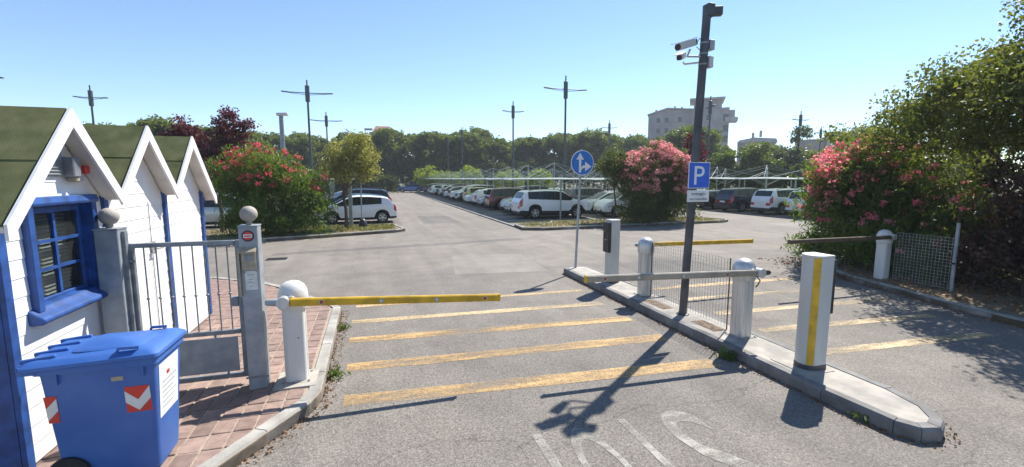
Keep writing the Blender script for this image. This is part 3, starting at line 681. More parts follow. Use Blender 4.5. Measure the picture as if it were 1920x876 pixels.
# ================================================================== BARRIERS
def rsq(r, n=4, k=0.45):
    out = []
    c = r * (1 - k)
    for a, (sx, sy) in enumerate(((1, 1), (-1, 1), (-1, -1), (1, -1))):
        for i in range(n): q = R(90 * a + 90 * i / (n - 1)); out.append((sx * c + r * k * math.cos(q), sy * c + r * k * math.sin(q)))
    return out
def barrier(loc, pivot, tip, label, coat, armm, tipm, side, discs=(0.16, 0.42, 0.68, 0.92)):
    r = empty('barrier', loc, label=label, cat='barrier', group='car park barriers')
    o = Vector(loc)
    MB().prism(rsq(0.112), 0, 0.86).build('housing', coat, r, smooth=35)
    for a in range(4):
        d = Vector((math.cos(R(90 * a)), math.sin(R(90 * a)), 0))
        MB().box(d * 0.112 + Vector((0, 0, 0.43)), (0.008 + 0.03 * abs(d.y), 0.008 + 0.03 * abs(d.x), 0.82)).build('rib', coat, r)
    MB().box((0, 0, -0.004), (0.30, 0.30, 0.02)).build('base_plate', M['conc'], r)
    dr = MB().box((0, -0.1125, 0.42), (0.13, 0.004, 0.56)).build('service_door', coat, r, bevel=0.001)
    MB().lathe([(0.009, 0), (0.009, 0.005)], (0.048, -0.1145, 0.50), 12, Matrix.Rotation(R(90), 4, 'X')).build('lock', M['galvd'], dr)
    for bx, by in ((-.13, -.13), (.13, -.13), (-.13, .13), (.13, .13)): MB().lathe([(.011, 0), (.011, .014)], (bx, by, .006), 6).build('anchor_bolt', M['galvd'], r)
    hd = MB().lathe([(0.115, 0.80), (0.148, 0.815), (0.155, 0.86), (0.155, 0.95), (0.146, 1.01), (0.12, 1.065), (0.075, 1.10), (0.02, 1.115)], n=28).build('head', coat, r, smooth=40)
    p, t = Vector(pivot) - o, Vector(tip) - o
    d = (t - p).normalized()
    hub = MB(); ax = Vector((0, side, 0))
    hub.tube([Vector((0, 0.06 * side, p.z)), Vector((0, abs(p.y) * side - 0.035 * side, p.z))], 0.05, 16)
    hub.tube([p - ax * 0.045, p + ax * 0.05], 0.062, 16).build('hub', M['alu'], r, smooth=40)
    MB().tube([p - d * 0.03, p - d * 0.15, p - d * 0.17], [0.042, 0.034, 0.02], 12).build('counterweight', M['black'] if armm is not M['yellow'] else M['galv'], r, smooth=40)
    L = (t - p).length; q = d.to_track_quat('X', 'Z').to_matrix().to_4x4()
    arm = MB().box(p + d * (L / 2 + 0.03), (L - 0.06, 0.05, 0.085), mx=q).build('arm', armm, r, bevel=0.012)
    MB().box(t - d * 0.012, (0.03, 0.058, 0.093), mx=q).build('end_cap', tipm, arm, bevel=0.008)
    for k, f in enumerate(discs):
        c = p + d * (L * f) + Vector((0, -0.0262, 0))
        dd = MB().lathe([(0.024, 0), (0.024, 0.003)], c, 20, Matrix.Rotation(R(90), 4, 'X')).build('reflector', M['signw'], arm)
        MB().lathe([(0.020, 0), (0.020, 0.002)], c + Vector((0, -0.003, 0)), 16, Matrix.Rotation(R(90), 4, 'X')).build('reflector_ring', M['ink'], dd)
        MB().lathe([(0.014, 0), (0.014, 0.002)], c + Vector((0, -0.005, 0)), 12, Matrix.Rotation(R(90), 4, 'X')).build('reflector_face', M['signw'] if k % 3 else M['red'], dd)
    return r
barrier((-0.86, 5.35, 0.13), (-0.92, 5.12, 1.065), (1.42, 5.08, 0.945), 'white barrier with long yellow arm, on the brick pavement beside the gate', M['whitecoat'], M['yellow'], M['yellow'], -1)
b2 = barrier((4.96, 5.01, 0.13), (5.02, 4.80, 1.075), (2.46, 4.93, 1.13), 'silver barrier with grey arm, nearer one on the island by the yellow-striped column', M['alu'], M['armgrey'], M['yellow'], -1, (0.21, 0.47, 0.72, 0.90))
MB().tube([(0.02, -0.20, 0.90), (0.05, -0.235, 0.84), (0.03, -0.22, 0.78), (0.05, -0.17, 0.74)], 0.009, 6).build('cable', M['black'], b2, smooth=50)
barrier((4.95, 7.38, 0.13), (5.02, 7.60, 1.07), (7.72, 7.62, 1.03), 'silver barrier on the island at the far end of the wire mesh, yellow arm', M['alu'], M['yellow'], M['yellow'], 1, ())
barrier((11.0, 7.18, 0.10), (10.93, 6.97, 1.07), (8.0, 7.0, 1.08), 'white barrier with dark brown arm, in front of the pink oleander', M['whitecoat'], M['armdark'], M['armdark'], -1, ())
MB().box((-0.86, 5.33, 0.118), (0.42, 0.46, 0.03)).build('concrete_pad', M['conc'], bpy.data.objects['barrier']).location = (0.86, -5.35, -0.13)

# ---- mesh fence panels
def mesh_panel(name, x, y0, y1, z0, z1, ma, label, posts, step=0.062):
    r = empty(name, (x, (y0 + y1) / 2, z0), label=label, cat='fence')
    m = MB(); h = z1 - z0; ln = abs(y1 - y0)
    n = round(ln / step); k2 = round(h / step)
    for i in range(n + 1):
        y = -ln / 2 + ln * i / n; m.tube([(0, y, 0.02), (0, y, h)], 0.0026, 4, False)
    for i in range(k2 + 1):
        z = 0.02 + (h - 0.02) * i / k2; m.tube([(0.004, -ln / 2, z), (0.004, ln / 2, z)], 0.0026, 4, False)
    o = m.build('wire_mesh', ma, r); o['kind'] = 'stuff'
    for yy, hh, rad, pm in posts:
        MB().tube([(0, yy, -0.03), (0, yy, hh)], rad, 8).build('post', pm, r, smooth=50)
    return r
mesh_panel('mesh_fence', 4.97, 5.27, 7.22, 0.13, 1.19, M['wire'], 'galvanised wire mesh panel between the two island barriers', [(-0.965, 1.07, 0.010, M['rust']), (0.965, 1.04, 0.010, M['poled'])])
mesh_panel('mesh_fence', 11.06, 5.90, 6.98, 0.12, 1.17, M['wireg'], 'wire mesh panel with leaning post in front of the pink oleander', [(-0.54, 1.36, 0.035, M['galv'])], 0.065)

# ---- ticket columns
def column(loc, label, face, stripe):
    """face = +1: reader on the +x side, -1: on the -x side"""
    r = empty('ticket_column', loc, label=label, cat='ticket machine', group='ticket columns')
    w = 0.13; prof = []
    for k in range(9):
        a = R(-90 + 180 * k / 8); prof.append((-face * (0.03 + 0.115 * math.cos(a)), w * math.sin(a)))
    prof += [(face * 0.11, w), (face * 0.11, -w)]
    MB().prism(prof, 0.06, 1.33).build('cabinet', mat('cabinet_grey', (0.52, 0.52, 0.50), 0.42, vary=0.04, scale=3, stretch=(2, 2, 0.5)), r, smooth=30)
    MB().prism([(x * 1.03, y * 1.03) for x, y in prof], 1.332, 1.352).build('cap', M['alu'], r)
    MB().prism([(x * 1.04, y * 1.04) for x, y in prof], -0.005, 0.06).build('base', M['poled'], r)
    rd = MB().box((face * 0.145, 0, 0.98), (0.066, 0.235, 0.64)).build('reader', M['black'], r, bevel=0.01)
    MB().box((face * 0.180, 0.02, 1.12), (0.006, 0.12, 0.08)).build('screen', M['carglass'], rd)
    MB().box((face * 0.180, 0.0, 0.93), (0.006, 0.09, 0.015)).build('ticket_slot', M['galv'], rd)
    MB().lathe([(0.018, 0), (0.018, 0.006)], (face * 0.178, 0.05, 1.02), 14, Matrix.Rotation(R(90), 4, 'Y')).build('button', M['red'], rd)
    if stripe:
        m = MB(); a0, a1 = -face * 0, 0
        vs = []
        for k in range(5):
            a = R(-70 + 36 * k / 4); x, y = -face * (0.0305 + 0.1165 * math.cos(a)), (w + 0.0015) * math.sin(a)
            vs += [(x, y, 0.065), (x, y, 1.325)]
        m.add(vs, [(2 * k, 2 * k + 2, 2 * k + 3, 2 * k + 1) for k in range(4)]).build('yellow_stripe', M['yellow'], r)
    return r
column((4.90, 3.90, 0.13), 'pale ticket column with vertical yellow stripe near the island tip', 1, True)
column((4.91, 8.55, 0.13), 'pale ticket column with black front near the round blue sign', -1, False)
struct(MB().box((4.86, 3.95, 0.129), (0.42, 0.5, 0.012)).build('island_pad', M['conc']))

# ================================================================== CAMERA POLE WITH PARKING SIGN
pole = empty('camera_pole', (4.84, 6.11, 0.13), label='tall anthracite pole with two security cameras and parking sign', cat='pole')
lean = 0.19 / 4.8
def lx(z): return lean * z
MB().tube([(lx(z), 0, z) for z in (0, 1.2, 2.4, 3.6, 4.82)], 0.063, 16).build('pole', M['poled'], pole, smooth=40)
MB().lathe([(0.10, -0.004), (0.10, 0.012), (0.066, 0.02), (0.064, 0.05)], n=20).build('base_collar', M['poled'], pole, smooth=30)
xt = lx(4.8)
tb = MB().box((xt + 0.03, 0.0, 4.78), (0.12, 0.15, 0.19)).build('top_block', M['poled'], pole, bevel=0.006)
MB().box((xt + 0.16, -0.02, 4.78), (0.16, 0.10, 0.13), rz=R(-25)).build('bracket', M['poled'], tb, bevel=0.006)
def bullet(c, d, L, rad, name='security_camera'):
    d = Vector(d).normalized(); c = Vector(c); q = d.to_track_quat('X', 'Z').to_matrix().to_4x4()
    b = MB().box(c, (L, rad * 1.9, rad * 1.7), mx=q).build(name, M['camw'], pole, bevel=0.012)
    up = q @ Vector((0, 0, 1)); up = Vector((up[0], up[1], up[2]))
    MB().box(c + up * (rad * 1.05) + d * 0.03, (L + 0.07, rad * 2.5, 0.012), mx=q).build('sun_shield', M['signw'], b)
    MB().tube([c + d * (L / 2 - 0.005), c + d * (L / 2 + 0.02)], rad * 0.8, 14).build('lens', M['black'], b, smooth=40)
    MB().box(c - d * (L / 2 + 0.015), (0.03, rad * 1.7, rad * 1.5), mx=q).build('rear_cap', M['black'], b)
    return b
zc = 4.20
c1 = bullet((xt - 0.42, -0.08, 4.22), (-0.92, -0.30, -0.33), 0.40, 0.058)
c2 = bullet((xt - 0.36, 0.10, 4.10), (-0.75, -0.6, -0.36), 0.22, 0.048)
br = MB().tube([(lx(4.1), 0, 4.10), (xt - 0.30, 0.03, 4.09), (xt - 0.32, -0.05, 4.17)], 0.018, 8).build('camera_arm', M['camw'], pole, smooth=40)
MB().tube([(lx(4.05), 0, 4.02), (xt - 0.27, 0.13, 4.0), (xt - 0.28, 0.15, 4.03)], 0.016, 8).build('camera_arm', M['camw'], pole, smooth=40)
MB().tube([(lx(4.3), 0, 4.33), (xt - 0.14, -0.03, 4.35), (xt - 0.2, -0.05, 4.28)], 0.006, 6).build('camera_cable', M['black'], pole, smooth=40)
MB().tube([(lx(4.2), 0, 4.21), (xt - 0.10, -0.02, 4.18), (xt - 0.2, -0.04, 4.22)], 0.006, 6).build('camera_cable', M['black'], pole, smooth=40)
MB().box((lx(4.3) + 0.12, 0.02, 4.28), (0.09, 0.12, 0.15)).build('junction_box', M['galv'], pole, bevel=0.006)
MB().box((lx(4.0) + 0.11, -0.01, 4.02), (0.08, 0.10, 0.17)).build('junction_box', M['camw'], pole, bevel=0.006)
for zz in (3.98, 4.14, 4.3, 2.40, 2.12, 1.97): MB().lathe([(0.067, -0.012), (0.067, 0.012)], (lx(zz), 0, zz), 16).build('clamp_band', M['galvd'], pole)
def plate(par, name, w, h, z, ma, rim, y=-0.085, x=0.0):
    p = MB().box((x, y, z), (w, 0.010, h)).build(name, rim, par, bevel=0.002)
    MB().box((x, y - 0.0062, z), (w - 0.02, 0.0016, h - 0.02)).build('face', ma, p)
    return p
xs = lx(2.27) + 0.03
ps = plate(pole, 'parking_sign', 0.40, 0.41, 2.27, M['signblue'], M['signw'], x=xs)
o = link('letter', text_mesh('P', 'letter', 0.19, 0.29, M['signw'], 0.001), ps, (xs - 0.095, -0.085 - 0.0085, 2.27 - 0.145)); o.rotation_euler = (R(90), 0, 0)
pp = plate(pole, 'text_plate', 0.41, 0.185, 1.945, M['signw'], M['signw'], x=xs)
for wd, s, zz in ((0.26, 'posteggio', 1.955), (0.33, 'non custodito', 1.88)):
    o = link('lettering', text_mesh(s, 'lettering', wd, 0.055 if s[0] == 'p' else 0.042, M['ink'], 0.001), pp, (xs - wd / 2, -0.085 - 0.0085, zz - (0.008 if s[0] == 'p' else 0))); o.rotation_euler = (R(90), 0, 0)

# ---- round blue direction sign
rs = empty('direction_sign', (4.84, 10.24, 0.13), label='round blue sign with white arrows straight and right on thin pole', cat='road sign')
ln2 = 0.10 / 2.7
MB().tube([(ln2 * z, 0, z) for z in (-0.02, 1.0, 2.0, 2.93)], 0.030, 12).build('pole', M['galv'], rs, smooth=40)
cx, cz = ln2 * 2.62 + 0.02, 2.60
di = MB().lathe([(0.305, 0), (0.305, 0.012)], (cx, -0.035, cz), 48, Matrix.Rotation(R(90), 4, 'X')).build('sign_disc', M['signw'], rs, smooth=30)
MB().lathe([(0.288, 0), (0.288, 0.002)], (cx, -0.0485, cz), 48, Matrix.Rotation(R(90), 4, 'X')).build('blue_face', M['signround'], di)
def flat(poly, name, y, par): return MB().prism([(cx + a, cz + b) for a, b in poly], y, y - 0.002, 'y').build(name, M['signw'], par)
flat([(-0.095, -0.23), (-0.035, -0.23), (-0.035, 0.08), (0.035, 0.08), (-0.065, 0.24), (-0.165, 0.08), (-0.095, 0.08)], 'straight_arrow', -0.052, di)
flat([(-0.035, -0.11), (0.02, -0.06), (0.07, -0.06), (0.07, 0.03), (0.24, -0.09), (0.07, -0.20), (0.07, -0.12), (0.03, -0.12), (-0.035, -0.17)], 'turn_arrow', -0.0522, di)
for zz in (2.45, 2.75): MB().box((ln2 * zz, -0.012, zz), (0.10, 0.05, 0.03)).build('clamp', M['galvd'], rs)

# ================================================================== CARS
def lerp_prof(pts, x):
    if x <= pts[0][0]: return pts[0][1]
    for (a, za), (b, zb) in zip(pts, pts[1:]):
        if x <= b: return za + (zb - za) * (x - a) / max(1e-9, b - a)
    return pts[-1][1]
CARS = {
 # L, W, H-profile (fraction of L, z), belt rear/front, wheels (rear, front), radius, windscreen, rear window, side glass, clad
 'hatch': dict(L=3.97, W=1.73, prof=[(-.5, .80), (-.492, .93), (-.468, 1.03), (-.395, 1.32), (-.34, 1.39), (-.15, 1.46), (.0, 1.475), (.09, 1.43), (.30, .98), (.33, .95), (.44, .84), (.485, .70), (.5, .58)],
               belt=(1.06, .86), wheels=(-.315, .315), wr=.305, ws=(.09, .30), rw=(-.465, -.395), sg=(-.31, .27), pil=(-.13, .06), clad=False),
 'suv': dict(L=4.55, W=1.82, prof=[(-.5, .88), (-.494, 1.05), (-.475, 1.14), (-.425, 1.56), (-.38, 1.65), (-.15, 1.70), (.0, 1.69), (.10, 1.63), (.25, 1.17), (.28, 1.13), (.44, 1.02), (.488, .88), (.5, .70)],
               belt=(1.19, 1.0), wheels=(-.295, .29), wr=.35, ws=(.10, .25), rw=(-.468, -.425), sg=(-.385, .23), pil=(-.22, -.02), clad=True),
 'mpv': dict(L=4.35, W=1.80, prof=[(-.5, .85), (-.495, 1.02), (-.48, 1.08), (-.45, 1.55), (-.41, 1.63), (-.1, 1.68), (.05, 1.65), (.13, 1.58), (.33, 1.08), (.36, 1.03), (.45, .90), (.488, .76), (.5, .62)],
               belt=(1.06, .97), wheels=(-.30, .32), wr=.325, ws=(.13, .33), rw=(-.477, -.45), sg=(-.42, .29), pil=(-.2, .0), clad=False),
 'estate': dict(L=4.6, W=1.80, prof=[(-.5, .80), (-.493, .96), (-.475, 1.02), (-.40, 1.36), (-.36, 1.42), (-.15, 1.475), (.0, 1.47), (.08, 1.42), (.25, 1.0), (.28, .97), (.43, .85), (.486, .70), (.5, .56)],
               belt=(1.04, .88), wheels=(-.29, .31), wr=.32, ws=(.08, .25), rw=(-.47, -.40), sg=(-.35, .22), pil=(-.18, .0), clad=False),
 'small': dict(L=3.6, W=1.64, prof=[(-.5, .82), (-.49, .95), (-.47, 1.04), (-.41, 1.40), (-.36, 1.47), (-.1, 1.51), (.02, 1.49), (.10, 1.43), (.28, 1.0), (.31, .97), (.42, .90), (.478, .76), (.5, .60)],
               belt=(1.01, .94), wheels=(-.32, .32), wr=.29, ws=(.10, .28), rw=(-.465, -.41), sg=(-.36, .25), pil=(-.10, .06), clad=False),
}
def make_car(kind):
    C = CARS[kind]; L, Wd = C['L'], C['W']; wr = C['wr']; ar = wr + 0.055; zc = wr
    xs = set(round(L * f, 4) for f, _ in C['prof'])
    for k in range(25): xs.add(round(-L / 2 + L * k / 24, 4))
    for f in C['wheels']:
        for k in range(-8, 9): xs.add(round(L * f + ar * math.sin(R(90) * k / 8), 4))
    for key in ('ws', 'rw', 'sg', 'pil'):
        for f in C[key]: xs.add(round(L * f, 4))
    pil = [L * f for f in C['pil']]
    for p in pil: xs.add(round(p + 0.045, 4)); xs.add(round(p - 0.045, 4))
    xs = sorted(xs); keep = [xs[0]]; hard = set(round(L * f, 4) for key in ('ws', 'rw', 'sg') for f in C[key]) | {round(p + s, 4) for p in pil for s in (.045, -.045)}
    for x in xs[1:]:
        if x - keep[-1] > 0.018: keep.append(x)
        elif x in hard: keep[-1] = x
    xs = keep; ROW = 9; T = (0, .16, .30, .58, .86, 1.0)
    V = []; info = []
    for x in xs:
        f = x / L; h = lerp_prof(C['prof'], f); e = max(0, (abs(f) - .34) / .16)
        w = Wd / 2 * (1 - (.22 if f > 0 else .15) * e ** 2.4)
        zb = .20 + .07 * e ** 2
        for wf in C['wheels']:
            dx = x - L * wf
            if abs(dx) < ar: zb = max(zb, zc + math.sqrt(max(0, ar * ar - dx * dx)))
        bl = C['belt'][0] + (C['belt'][1] - C['belt'][0]) * (f + .5)
        bl = min(bl, h - 0.03); cab = h - bl
        half = []
        for t, wy in zip(T, (.95, .985, .995, 1.0, .99, .955)):
            half.append((w * wy, zb + (bl - zb) * t))
        y5 = w * .955 - .23 * cab - .01; half.append((y5, bl + cab * .86)); half.append((y5 * .88 - .01, bl + cab * .955)); half.append((y5 * .45, h - 0.004))
        ring = [(x, -y, z) for y, z in half] + [(x, 0, h)] + [(x, y, z) for y, z in half[::-1]]
        V.append(ring); info.append((f, h, bl))
    n = len(V[0]); verts = [q for r in V for q in r]
    G_ = {k: [] for k in ('body', 'side_window', 'side_window2', 'windscreen', 'rear_window', 'lower_trim', 'headlight_l', 'headlight_r', 'tail_light_l', 'tail_light_r', 'pillar_a', 'pillar_a2', 'pillar_b', 'pillar_b2')}
    for i in range(len(xs) - 1):
        fm = (xs[i] + xs[i + 1]) / 2 / L; xm = fm * L
        for k in range(n - 1):
            rk = k if k < ROW else n - 2 - k      # row from the sill upwards; 8 = roof centre
            right = k >= ROW
            face = (i * n + k, i * n + k + 1, (i + 1) * n + k + 1, (i + 1) * n + k)
            g = 'body'
            if rk == 5 and C['sg'][0] < fm < C['sg'][1]:
                g = 'side_window2' if right else 'side_window'
                if abs(xm - pil[0]) < 0.045: g = 'pillar_a2' if right else 'pillar_a'
                elif abs(xm - pil[1]) < 0.045: g = 'pillar_b2' if right else 'pillar_b'
            elif rk >= 7 and C['ws'][0] < fm < C['ws'][1]: g = 'windscreen'
            elif rk >= 7 and C['rw'][0] < fm < C['rw'][1]: g = 'rear_window'
            elif rk <= (1 if C['clad'] else 0) : g = 'lower_trim'
            elif rk in (3, 4) and fm > .445: g = 'headlight_r' if right else 'headlight_l'
            elif rk in (3, 4, 5) and fm < -.462: g = 'tail_light_r' if right else 'tail_light_l'
            G_[g].append(face)
    # end caps, four columns across
    extra = []
    def cap(i, front):
        ring = V[i]; base = len(verts); rows = ROW
        cols = (-1, -.62, 0, .62, 1)
        for k in range(rows):
            y = ring[k][1]; z = ring[k][2]; x = ring[k][0]
            for c in cols: verts.append((x + (0.03 if front else -0.02) * (1 - c * c), y * -c, z))
        for k in range(rows - 1):
            for c in range(4):
                fc = (base + k * 5 + c, base + k * 5 + c + 1, base + (k + 1) * 5 + c + 1, base + (k + 1) * 5 + c)
                if not front: fc = fc[::-1]
                g = 'body'
                if k <= 1: g = 'lower_trim'
                elif k in (3,) and c in (0, 3): g = ('headlight_' if front else 'tail_light_') + ('r' if c == 3 else 'l')
                elif front and k == 2 and c in (1, 2): g = 'lower_trim'
                G_[g].append(fc)
    cap(len(xs) - 1, True); cap(0, False)
    def sub(faces):
        idx = {}; vs = []; fs = []
        for fc in faces:
            for v in fc:
                if v not in idx: idx[v] = len(vs); vs.append(verts[v])
            fs.append(tuple(idx[v] for v in fc))
        m = MB(); m.v = vs; m.f = fs; return m
    root = bpy.data.objects.new('parked_car', None); COL.objects.link(root)
    sub(G_['body']).build('body', PAINT['white'], root, smooth=38)
    for key, nm, ma in (('side_window', 'side_window', 'carglass'), ('side_window2', 'side_window', 'carglass'), ('windscreen', 'windscreen', 'carglass'), ('rear_window', 'rear_window', 'carglass'), ('lower_trim', 'lower_trim', 'black'), *[(q, 'door_pillar', 'black') for q in ('pillar_a', 'pillar_a2', 'pillar_b', 'pillar_b2')],
                    ('headlight_l', 'headlight', 'lightc'), ('headlight_r', 'headlight', 'lightc'), ('tail_light_l', 'tail_light', 'lightr'), ('tail_light_r', 'tail_light', 'lightr')):
        if G_[key]: sub(G_[key]).build(nm, M[ma], root, smooth=38)
    # underbody, wheels
    MB().box((0, 0, .36), (L * .92, Wd * .62, .28)).box((0, 0, .5), (L * .36, Wd * .9, .4)).build('underbody', M['rubber'], root)
    for f in C['wheels']:
        for s in (-1, 1):
            c = (L * f, s * (Wd / 2 - .105), wr); rot = Matrix.Rotation(R(90) * s, 4, 'X') if s < 0 else Matrix.Rotation(R(-90), 4, 'X')
            rot = Matrix.Rotation(R(90) if s < 0 else R(-90), 4, 'X')
            t = MB().lathe([(wr * .60, -.09), (wr * .95, -.095), (wr, -.06), (wr, .06), (wr * .95, .095), (wr * .66, .098), (wr * .62, .06)], c, 24, rot).build('wheel', M['rubber'], root, smooth=40)
            rm = MB()
            rm.lathe([(wr * .64, .05), (wr * .66, .092), (wr * .58, .094), (wr * .56, .05)], c, 24, rot)
            for k in range(5):
                a = R(72 * k + 18); mx = Matrix.Translation(Vector(c)) @ rot @ Matrix.Rotation(a, 4, 'Z')
                vs = [mx @ Vector(q) for q in ((.02, -.05, .085), (wr * .6, -.028, .085), (wr * .6, .028, .085), (.02, .05, .085), (.02, -.05, .05), (wr * .6, -.028, .05), (wr * .6, .028, .05), (.02, .05, .05))]
                rm.add(vs, [(0, 1, 2, 3), (0, 4, 5, 1), (2, 6, 7, 3), (1, 5, 6, 2)])
            rm.lathe([(.06, .05), (.055, .09), (.02, .094)], c, 12, rot)
            rm.build('rim', M['chrome'], t, smooth=40)
            MB().lathe([(wr * .6, .03), (wr * .6, .045)], c, 20, rot).build('brake_disc', M['rimd'], t)
    zb = C['belt'][1]
    for s in (-1, 1):
        mr = MB().box((L * (C['ws'][1] - .045), s * (Wd / 2 + .07), zb + .05), (.10, .17, .12)).build('mirror', PAINT['white'], root, bevel=.03)
        for xx in (.03, -.20): MB().box((L * xx, s * (Wd / 2 - .005), zb - .10), (.17, .02, .025)).build('door_handle', PAINT['white'], root, bevel=.006)
    MB().box((-L / 2 - .022, 0, .72), (.012, .50, .11)).build('number_plate', M['signw'], root)
    MB().box((L / 2 + .028, 0, .44), (.012, .50, .11)).build('number_plate', M['signw'], root)
    if C['clad']:
        for s in (-1, 1): MB().tube([(L * x, s * Wd * .345, lerp_prof(C['prof'], x) - .01 + (.05 if abs(x + .13) < .2 else 0)) for x in (-.36, -.3, -.1, .02, .07)], .014, 6).build('roof_rail', M['black'], root, smooth=40)
    MB().box((-L * .08, 0, .62), (L * .42, Wd * .7, .55)).build('seats', M['seat'], root)
    return root
PROTO = {k: make_car(k) for k in CARS}
USED = set()
def car(kind, paint, x, y, rz, label, group):
    """rz = 0: nose towards +x"""
    if kind in USED: o = copy_tree(PROTO[kind])
    else: o = PROTO[kind]; USED.add(kind)
    o.name = 'parked_car'; o.location = (x, y, 0.004); o.rotation_euler = (0, 0, R(rz))
    tag(o, label, 'car', group)
    for c in o.children:
        if c.name.split('.')[0] in ('body', 'mirror', 'door_handle'):
            c.material_slots[0].link = 'OBJECT'; c.material_slots[0].material = PAINT[paint]
    return o
ORD = ['first', 'second', 'third', 'fourth', 'fifth', 'sixth', 'seventh', 'eighth', 'ninth', 'tenth', 'eleventh', 'twelfth', 'thirteenth', 'fourteenth', 'fifteenth', 'sixteenth', 'seventeenth', 'eighteenth', 'nineteenth', 'twentieth', 'twenty-first', 'twenty-second']
CN = {'white': 'white', 'pearl': 'pearl white', 'silver': 'silver', 'grey': 'grey', 'dark': 'dark blue', 'black': 'black', 'green': 'dark green', 'maroon': 'maroon', 'blue': 'blue', 'sand': 'sand yellow', 'teal': 'light blue'}
KN = {'hatch': 'hatchback', 'suv': 'SUV', 'mpv': 'people carrier', 'estate': 'estate car', 'small': 'small car'}
rowA = [('suv', 'white', 0), ('hatch', 'green', 180), ('small', 'white', 180), ('mpv', 'maroon', 0), ('estate', 'grey', 180), ('hatch', 'white', 0), ('estate', 'pearl', 180), ('small', 'sand', 0), ('mpv', 'dark', 180), ('suv', 'white', 180), ('hatch', 'black', 0), ('estate', 'silver', 180), ('hatch', 'dark', 0), ('suv', 'grey', 180), ('small', 'silver', 0), ('hatch', 'black', 180), ('estate', 'white', 0), ('mpv', 'grey', 0), ('hatch', 'silver', 180), ('estate', 'dark', 0)]
for i, (k, p, r) in enumerate(rowA):
    car(k, p, 10.45 + random.uniform(-.15, .15) - (0.0 if i else 0), 25.55 + i * 2.55, r + random.uniform(-1.5, 1.5),
        f'{CN[p]} {KN[k]}, {ORD[i]} from the near end of the row right of the aisle', 'cars right of the aisle')
rowB = [('mpv', 'pearl', 180), ('hatch', 'white', 180), ('suv', 'grey', 0), ('estate', 'black', 180), ('hatch', 'silver', 0), ('small', 'white', 180), ('suv', 'dark', 0), ('estate', 'white', 180)]
for i, (k, p, r) in enumerate(rowB):
    car(k, p, 15.6 + random.uniform(-.1, .1), 25.3 + i * 2.6, r, f'{CN[p]} {KN[k]}, {ORD[i]} in the second row right of the aisle', 'cars in the second row')
rowL = [('hatch', 'white', 180, -0.72, 25.75, 'white hatchback with red tail light beside the left planter'), ('hatch', 'green', 180, -0.9, 28.5, 'dark green hatchback directly behind the white hatchback on the left'), ('suv', 'black', 180, -1.0, 31.3, 'black SUV behind the dark green hatchback on the left'), ('estate', 'green', 180, -0.9, 34.2, 'fourth car on the left of the aisle, dark green estate'), ('hatch', 'silver', 0, -0.9, 37.0, 'fifth car on the left of the aisle, silver hatchback'),
        ('mpv', 'silver', 0, -6.9, 25.2, 'silver people carrier between the farthest hut and the red oleander'), ('estate', 'white', 180, -11.9, 25.0, 'white estate car hidden behind the farthest hut')]
for k, p, r, x, y, lb in rowL[:-1]: car(k, p, x, y, r, lb, 'cars left of the aisle')
rowC = [('suv', 'dark', 0, 26.3, 26.6, 'dark blue SUV parked just right of the parking sign'), ('suv', 'white', 0, 26.7, 23.7, 'white SUV with tail light between dark SUV and small white car'), ('mpv', 'white', 0, 26.6, 21.0, 'white people carrier half hidden by the pink oleander on the right'),
        ('estate', 'black', 0, 26.4, 29.3, 'black estate car behind the dark blue SUV'), ('hatch', 'silver', 0, 26.5, 32.0, 'silver hatchback beyond the black estate, right-hand rows'), ('suv', 'grey', 180, 31.8, 23.9, 'grey SUV nose to nose with the white SUV'), ('mpv', 'silver', 180, 31.8, 26.7, 'silver people carrier nose to nose with the dark blue SUV'), ('hatch', 'black', 180, 31.9, 29.4, 'black hatchback in the row behind the dark blue SUV'), ('estate', 'white', 180, 31.8, 32.2, 'white estate in the row behind the silver hatchback'), ('small', 'teal', 180, 31.7, 21.2, 'light blue small car nose to nose with the white people carrier')]
for k, p, r, x, y, lb in rowC: car(k, p, x, y, r, lb, 'cars in the right-hand rows')
car('estate', 'blue', 6.6, 80.5, 172, 'blue estate car turned sideways at the far end of the aisle', 'cars right of the aisle')
for k in PROTO:
    if k not in USED: bpy.data.objects.remove(PROTO[k])
# bay lines
for i in range(9):
    y = 24.2 + i * 2.55
    struct(sheet([(6.9, y - .05), (8.6, y - .05), (8.6, y + .05), (6.9, y + .05)], 0.008).build('bay_line', M['lineW']))

